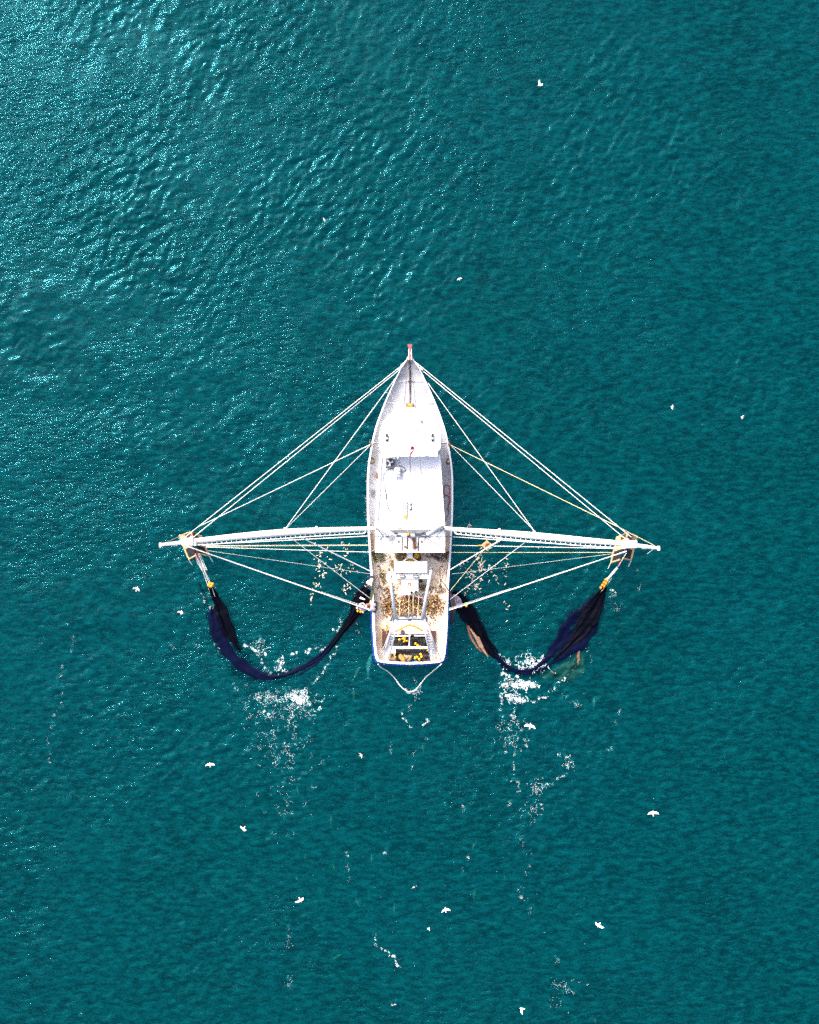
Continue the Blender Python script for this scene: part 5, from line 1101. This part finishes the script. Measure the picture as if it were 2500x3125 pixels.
lace(860, 2180, 40, 16, 26, 8, .025, .08); lace(920, 2170, 30, 14, 18, 8, .025, .08); lace(870, 2250, 55, 30, 22, 7, .025, .075); lace(860, 2310, 45, 26, 18, 6, .025, .075); lace(880, 2390, 40, 40, 16, 5, .025, .07); lace(870, 2500, 40, 50, 12, 5, .025, .06)
chain([(706, 2085), (718, 2098), (728, 2110)], 3, 14, .03, .06); chain([(615, 1808), (625, 1835), (640, 1852), (650, 1856)], 2.5, 60, .025, .08); flake(650, 1856, .14)
chain([(760, 2100), (750, 2130), (748, 2170), (760, 2220)], 9, 40, .025, .06); chain([(662, 1965), (664, 1985)], 4, 22, .03, .08); chain([(608, 1950), (600, 1965), (604, 1982)], 5, 18, .03, .06)
# starboard net
chain([(1512, 1995), (1528, 2008), (1546, 2020), (1552, 2032)], 3.5, 80, .04, .12); lace(1540, 2018, 8, 8, 10, 6, .04, .1)
lace(1622, 2022, 22, 10, 36, 8, .04, .13); chain([(1598, 2044), (1616, 2040)], 3, 16, .04, .1); chain([(1640, 2026), (1650, 2012), (1662, 1998)], 3, 60, .04, .11); chain([(1636, 2040), (1628, 2052)], 2, 20, .03, .09)
chain([(1531, 2055), (1545, 2060), (1563, 2063), (1586, 2070)], 3, 70, .05, .16)
chain([(1530, 2088), (1555, 2090), (1580, 2090), (1605, 2088), (1625, 2086)], 4.5, 210, .05, .18); lace(1600, 2090, 22, 7, 30, 6, .05, .16); lace(1550, 2085, 14, 9, 12, 6, .04, .1); chain([(1632, 2086), (1640, 2093)], 4, 20, .04, .1)
chain([(1545, 2120), (1560, 2126), (1580, 2136), (1605, 2142)], 4, 160, .05, .16); lace(1568, 2126, 14, 8, 20, 6, .05, .14)
chain([(1605, 2142), (1632, 2140), (1650, 2130), (1668, 2124)], 2.5, 70, .03, .11); flake(1664, 2130, .2); chain([(1678, 2112), (1700, 2090), (1720, 2075), (1736, 2060)], 2.5, 60, .03, .1)
chain([(1530, 2120), (1528, 2145), (1530, 2170)], 3, 40, .03, .09); chain([(1568, 2168), (1566, 2185)], 1.5, 12, .04, .08); chain([(1558, 2182), (1575, 2188), (1560, 2192)], 2, 30, .04, .11)
lace(1560, 2215, 22, 12, 14, 6, .025, .08); lace(1570, 2260, 30, 14, 12, 6, .025, .07); chain([(1590, 2215), (1600, 2260), (1612, 2275)], 4, 30, .03, .07); chain([(1540, 2295), (1560, 2270), (1585, 2250)], 3, 36, .03, .07)
chain([(1573, 2290), (1568, 2330), (1566, 2385)], 3, 40, .03, .07); chain([(1585, 2385), (1580, 2410), (1555, 2470)], 5, 40, .03, .08); lace(1635, 2405, 16, 12, 14, 6, .025, .08); chain([(1640, 2420), (1652, 2450), (1658, 2475)], 3, 26, .03, .07); lace(1625, 2480, 14, 18, 10, 5, .03, .08)
chain([(1706, 2306), (1725, 2310), (1745, 2312), (1740, 2330), (1722, 2360), (1703, 2378), (1674, 2392)], 3.5, 80, .03, .09); lace(1735, 2330, 10, 9, 8, 5, .03, .08)
chain([(1600, 2500), (1605, 2600), (1600, 2700), (1610, 2790)], 10, 60, .025, .06); lace(1730, 3010, 30, 15, 12, 5, .025, .07); chain([(1730, 2125), (1745, 2140), (1770, 2160)], 10, 30, .025, .06); chain([(1875, 2215), (1885, 2185), (1898, 2160)], 3, 24, .02, .05)
chain([(1700, 2940), (1695, 3000), (1700, 3100)], 14, 40, .02, .06); chain([(1860, 2290), (1868, 2280)], 3, 8, .03, .06)
# right float splash, boat wake, shark splash
chain([(1862, 1800), (1872, 1801), (1878, 1812), (1881, 1820)], 1.2, 60, .03, .07); lace(1870, 1815, 5, 6, 8, 4, .02, .05); chain([(1950, 1740), (1948, 1790), (1955, 1795)], 4, 26, .02, .06); lace(1880, 1855, 10, 12, 9, 4, .02, .06); lace(1800, 1965, 16, 24, 8, 4, .02, .06)
chain([(1236, 2105), (1252, 2112), (1268, 2107), (1282, 2092)], 2.2, 130, .03, .11); lace(1265, 2115, 8, 6, 10, 4, .03, .08); chain([(1224, 2178), (1232, 2190), (1242, 2205), (1253, 2220)], 1.6, 60, .03, .1); chain([(1308, 2195), (1300, 2205), (1288, 2228)], 2.5, 50, .03, .1)
chain([(1262, 2070), (1270, 2078), (1268, 2085)], 1.2, 16, .03, .06); chain([(1298, 2250), (1270, 2300), (1250, 2345)], 5, 30, .02, .06); chain([(1190, 2265), (1200, 2300)], 4, 14, .02, .05); chain([(1245, 2150), (1252, 2170)], 3, 20, .02, .06)
chain([(1141, 2855), (1150, 2885), (1165, 2895), (1185, 2908)], 3, 44, .03, .08); chain([(1190, 2915), (1203, 2925), (1222, 2952)], 3, 90, .03, .11); chain([(1170, 2605), (1182, 2598)], 3, 16, .03, .07); chain([(1255, 2715), (1270, 2706)], 2.5, 16, .03, .07)
chain([(1055, 2600), (1065, 2640), (1062, 2690)], 4, 34, .025, .06); chain([(1415, 2420), (1408, 2490)], 5, 30, .02, .055); chain([(1432, 2610), (1410, 2660)], 5, 26, .02, .055); chain([(900, 2980), (860, 3060)], 10, 34, .02, .055); chain([(870, 2840), (890, 2890)], 9, 22, .025, .06); chain([(1195, 3068), (1210, 3066)], 2, 20, .03, .08)
for s__ in (-1, 1):
    for y0 in range(1110, 2010, 60):
        hw = interp([(y, h_) for y, h_ in HALF], y0) ; hw2 = interp([(y, h_) for y, h_ in HALF], y0 + 60)
        chain([(CX + s__ * (hw + 3), y0), (CX + s__ * (hw2 + 3), y0 + 60)], 2.2, 9, .02, .06)
# far chains to the left
chain([(229, 1940), (215, 1985), (190, 2040), (178, 2075)], 4, 60, .025, .06); chain([(193, 2085), (180, 2160), (158, 2210), (148, 2260), (145, 2330)], 3.5, 70, .025, .06); chain([(22, 238), (28, 250)], 4, 22, .03, .06); chain([(524, 1960), (530, 1985)], 4, 18, .02, .05); chain([(543, 1700), (545, 1720)], 2, 14, .02, .05)
for _ in range(260): flake(g.uniform(700, 1800), 1900 + 1200 * g.random(), g.uniform(.02, .045))
for _ in range(70): flake(g.uniform(0, 2500), g.uniform(0, 1900), g.uniform(.02, .04))
for _ in range(180): flake(1251 + (132 + g.expovariate(0.06)) * g.choice((-1, 1)), g.uniform(1480, 1900), g.uniform(.015, .04))
tag(bub.build('bubbles', M['bubbles']), 'milky aerated water just under the foam astern', 'bubbles', kind='stuff')
tag(foam.build('foam', M['foam']), 'white lacy sea foam streaming off both nets and trailing astern', 'foam', kind='stuff')

# discarded small fish floating beside the hull: one model, many copies
fm = MB(); fm.ball((0, 0, 0), 0.06, 8, 5, (1.9, 0.75, 0.45)); fm.add([(-0.09, 0, 0), (-0.16, 0.045, 0), (-0.145, 0, 0.006), (-0.16, -0.045, 0)], [(0, 1, 2), (0, 2, 3)])
proto = fm.build('floating_fish', M['fishpale'], smooth=True)
fish_mesh = proto.data; first = True
SP = {'port': [(975, 1725, 8, 22, 20), (990, 1757, 6, 8, 8), (1035, 1735, 8, 10, 12), (1060, 1680, 6, 12, 8), (1055, 1795, 16, 9, 16), (965, 1785, 7, 12, 14), (950, 1820, 8, 10, 6), (1045, 1650, 4, 10, 6), (1075, 1740, 5, 16, 8), (1000, 1700, 10, 12, 8), (1110, 1800, 10, 14, 5), (1090, 1915, 10, 12, 6)],
      'starboard': [(1412, 1725, 6, 10, 12), (1440, 1755, 7, 12, 14), (1455, 1790, 7, 14, 22), (1470, 1730, 8, 18, 22), (1465, 1705, 12, 14, 12), (1438, 1765, 10, 16, 10), (1545, 1730, 4, 16, 12), (1515, 1760, 12, 16, 10), (1495, 1735, 8, 10, 8), (1425, 1800, 5, 10, 6), (1540, 1850, 10, 14, 5), (1430, 1605, 5, 4, 5)]}
for sd_, ls in SP.items():
    lab = f'small pale discarded fish floating on the sea off the {sd_} side of the trawler'
    for cx_, cy_, sx_, sy_, n in ls:
        for _ in range(n):
            p = W(g.gauss(cx_, sx_), g.gauss(cy_, sy_), 0); o = proto if first else proto.copy()
            if not first: C.objects.link(o)
            first = False
            o.location = (p.x, p.y, wz(p.x, p.y) + 0.015); o.rotation_euler = (g.uniform(-.3, .3), g.uniform(-.15, .15), g.uniform(0, 6.28)); k = g.uniform(0.35, 0.95); o.scale = (k, k * g.uniform(.7, 1.2), k)
            tag(o, lab, 'fish', f'discarded fish off the {sd_} side')

# gulls
def gull(px, py, z, head, span, dih, mat, label, sweep=0.25, fold=0.0):
    """head: heading in picture degrees, counter-clockwise from +x"""
    t = thing('gull', label, 'gull', W(px, py, z), 'gulls around the trawler'); t.rotation_euler = (0, 0, 0)
    a = R(head); f = Vector((math.cos(a), math.sin(a), 0)); s = Vector((-f.y, f.x, 0)); u = Vector((0, 0, 1)); c = W(px, py, z); L = span * 0.42
    m_ = MB(); m_.tube([c - f * L * .5, c - f * L * .3, c, c + f * L * .22, c + f * L * .34, c + f * L * .44, c + f * L * .5], [0.02, span * .045, span * .062, span * .055, span * .036, span * .036, span * .012], 10); m_.build('body', mat, t, smooth=True)
    m_ = MB(); m_.add([c - f * L * .42 + s * .02, c - f * L * .42 - s * .02, c - f * L * .68 - s * span * .065, c - f * L * .70, c - f * L * .68 + s * span * .065], [(0, 1, 2, 3), (0, 3, 4)]); m_.build('tail', mat, t)
    m_ = MB(); m_.tube([c + f * L * .49, c + f * L * .60], [0.014, 0.004], 6); m_.build('beak', M['beak'], t)
    for sg, dd in ((1, dih[0]), (-1, dih[1])):
        wv = (s * sg * math.cos(R(dd)) + u * math.sin(R(dd))); hs = span / 2 * (1 - fold)
        st = [(0.0, .22, -.16), (.3, .28, -.16), (.55, .24, -.16), (.8, .08, -.22), (1.0, -.16 - sweep * .3, -.22 - sweep * .3)]
        A_, B_, U_ = [], [], []
        for k, fr_, bk in st:
            bend_ = -u * (k ** 2) * span * 0.05
            A_.append(c + wv * hs * k + f * L * fr_ + bend_); B_.append(c + wv * hs * k + f * L * (bk - .08) + bend_); U_.append(c + wv * hs * k + f * L * (fr_ * .5 + bk * .5) + bend_ + u * 0.02)
        m_ = MB(); m_.strip(A_, U_); m_.strip(U_, B_); m_.build('wing', M['gullgrey'] if mat is M['gull'] and g.random() < .35 else mat, t, smooth=True)
GU = [
    (1648, 259, 5, 200, .75, (55, 20), 'gull', 'white gull with raised wings high over open water, farthest ahead of the bow'),
    (1402, 851, 1, 110, .42, (10, 10), 'gull', 'small white gull low over the water straight ahead of the bow'),
    (2051, 1241, 1, 175, .5, (30, 60), 'gull', 'slim white gull level with the bow, nearer of two over the starboard water'),
    (2265, 1273, 1, 150, .42, (40, 40), 'gull', 'small white gull level with the bow, farther out on the starboard water'),
    (418, 1796, 5, 70, .75, (50, 40), 'gull', 'white gull banking outboard of the port trawl doors, farther from the net'),
    (553, 1868, 4, 80, .62, (30, 50), 'gull', 'white gull closest to the upper part of the port net'),
    (641, 2333, 3, 95, .72, (5, 5), 'gull', 'white gull with spread swept wings below the port net'),
    (1102, 2304, 2, 30, .5, (25, 35), 'gullbrown', 'pale brown gull astern, between the sharks and the port foam'),
    (744, 2529, 4, 240, .72, (55, 25), 'gull', 'white gull banking left of the fading port foam trail'),
    (917, 2747, 4, 300, .82, (30, 20), 'gull', 'white gull gliding down the foot of the port foam trail'),
    (1360, 2776, 4, 100, .78, (35, 20), 'gull', 'white gull with a grey back astern of the trawler centreline'),
    (1308, 2833, 1, 45, .42, (50, 50), 'gull', 'tiny white gull just below the grey backed one astern'),
    (1618, 2215, 4, 80, .9, (8, 25), 'gull', 'largest white gull, wings spread beside the starboard foam'),
    (1994, 2481, 4, 92, .85, (6, 6), 'gull', 'white gull with wings fully spread over empty water far to starboard'),
    (1828, 2824, 4, 240, .8, (35, 15), 'gull', 'white gull turning over dark water right of the starboard foam trail'),
    (1593, 3078, 3, 170, .8, (20, 70), 'gull', 'white gull banked edge on, farthest astern'),
    (990, 670, 0.4, 30, .34, (20, 20), 'gull', 'tiny white gull on the water ahead of the port bow'),
]
for px, py, z, hd_, sp_, dh_, mt, lb in GU: gull(px, py, z, hd_, sp_ * (H - z) / H, dh_, M[mt], lb)

# sharks and dolphins just below the surface
def swimmer(name, cat, px, py, z, head, L, mat, label, group, kind='shark', bend=0.1):
    t = thing(name, label, cat, W(px, py, z), group)
    a = R(head); f = Vector((math.cos(a), math.sin(a), 0)); s = Vector((-f.y, f.x, 0)); u = Vector((0, 0, 1)); c = W(px, py, z)
    def P(q): return c + f * L * q + s * L * bend * ((q - 0.1) ** 2 if q < 0.1 else 0)
    prof = [(-.42, .014), (-.30, .03), (-.15, .058), (0, .082), (.15, .088), (.28, .078), (.38, .056), (.46, .03), (.50, .010)] if kind == 'shark' else [(-.42, .018), (-.30, .04), (-.15, .075), (0, .10), (.15, .105), (.26, .09), (.36, .062), (.41, .028), (.48, .014)]
    m_ = MB(); m_.tube([P(q) for q, _ in prof], [r_ * L for _, r_ in prof], 12); m_.build('body', mat, t, smooth=True)
    for sg in (1, -1):
        b = P(.20) + s * sg * L * .06; m_ = MB(); tip = P(.06) + s * sg * L * (.24 if kind == 'shark' else .17) - u * L * .03
        q0, q1 = b + f * L * .05, b - f * L * .06
        m_.add([q0, tip, q1, (q0 + q1) / 2 + u * L * .015], [(0, 1, 3), (1, 2, 3), (0, 2, 1)]); m_.build('pectoral_fin', mat, t)
    m_ = MB(); b = P(.05); m_.add([b + f * L * .06 + u * L * .07, b - f * L * .06 + u * L * .07, b - f * L * .07 + u * L * .17, b + s * L * .012 + u * L * .07], [(0, 1, 2), (0, 3, 2), (1, 2, 3)]); m_.build('dorsal_fin', mat, t)
    e = P(-.42); m_ = MB()
    if kind == 'shark':
        m_.add([e, e - f * L * .14 + u * L * .12 + s * L * .03, e - f * L * .05, e - f * L * .09 - u * L * .07, e + s * L * .014], [(0, 1, 2), (0, 2, 3), (0, 1, 4), (4, 1, 2)])
    else:
        m_.add([e + f * .03, e - f * L * .09 + s * L * .12, e - f * L * .05, e - f * L * .09 - s * L * .12, e + u * .02 - f * L * .02], [(0, 1, 4), (1, 2, 4), (2, 3, 4), (3, 0, 4)])
    m_.build('tail_fin', mat, t)
SG = 'sharks following the trawler'
SH = [(1081, 2122, 95, 1.05, 'shark', 'grey shark with a clear outline, directly below the two dolphins'), (910, 2416, 100, .9, 'sharkgreen', 'faint greenish shark beside the lower port foam chains'), (877, 2446, 150, .7, 'sharkgreen', 'bright green tinted shark under the lower port foam chains'),
      (1010, 2508, 85, .9, 'shark', 'greyish shark to the right of the fading port foam trail'), (933, 2622, 92, .75, 'sharkgreen', 'small dim green shark above the gull at the foot of the port foam'), (1023, 2653, 115, .8, 'sharkgreen', 'dim shark angled up to the left, right of the small green one'),
      (1135, 2622, 95, .75, 'sharkgreen', 'olive tinted shark under the middle of the wake, below a foam patch'), (1147, 2438, 95, .6, 'shark', 'small brownish shark midway below the stern rope'), (1292, 2286, 100, .75, 'shark', 'dim blue grey shark below the right arm of the centre wake foam'),
      (1446, 2581, 65, .9, 'shark', 'sharp grey shark with wide fins, alone to the right of the wake centre'), (1447, 2735, 80, .9, 'sharkgreen', 'pale green shark right of the grey backed gull'), (1091, 2755, 105, .85, 'shark', 'tan shark left of the dark blue one, astern'),
      (1204, 2774, 92, .85, 'shark', 'dark bluish shark between the tan shark and the grey backed gull'), (1026, 2921, 30, .8, 'sharkgreen', 'greenish shark lying nearly crosswise, lower left astern'), (1206, 2927, 125, .8, 'shark', 'shark breaking the surface in a white splash astern'),
      (1814, 2146, 95, .8, 'shark', 'tan shark to the right of the starboard foam bands'), (1770, 2192, 120, .7, 'sharkgreen', 'faint yellowish shark just left of and below the tan one by the starboard foam'), (1541, 2682, 95, .6, 'sharkgreen', 'faint brown green shark left of the thin starboard dot trail'),
      (1502, 2312, 60, .6, 'sharkgreen', 'faint greenish shark left of the starboard foam chains'), (792, 3050, 70, .7, 'sharkgreen', 'dim shark near the lower left bottom of the sea'), (1817, 3117, 90, .6, 'shark', 'brownish shark at the bottom edge of the sea')]
for px, py, hd_, L_, mt, lb in SH: swimmer('shark', 'shark', px, py, -0.22, hd_, L_ * 1.1, M[mt], lb, SG, bend=g.uniform(-.5, .5))
swimmer('dolphin', 'dolphin', 1126, 2034, -0.25, 78, 2.0, M['dolphin'], 'long pale dolphin beside the port stern corner', 'dolphins by the stern', 'dolphin', -0.3)
swimmer('dolphin', 'dolphin', 1089, 2056, -0.3, 68, 1.3, M['shark'], 'shorter greyish dolphin farther from the hull than the pale one', 'dolphins by the stern', 'dolphin', 0.3)
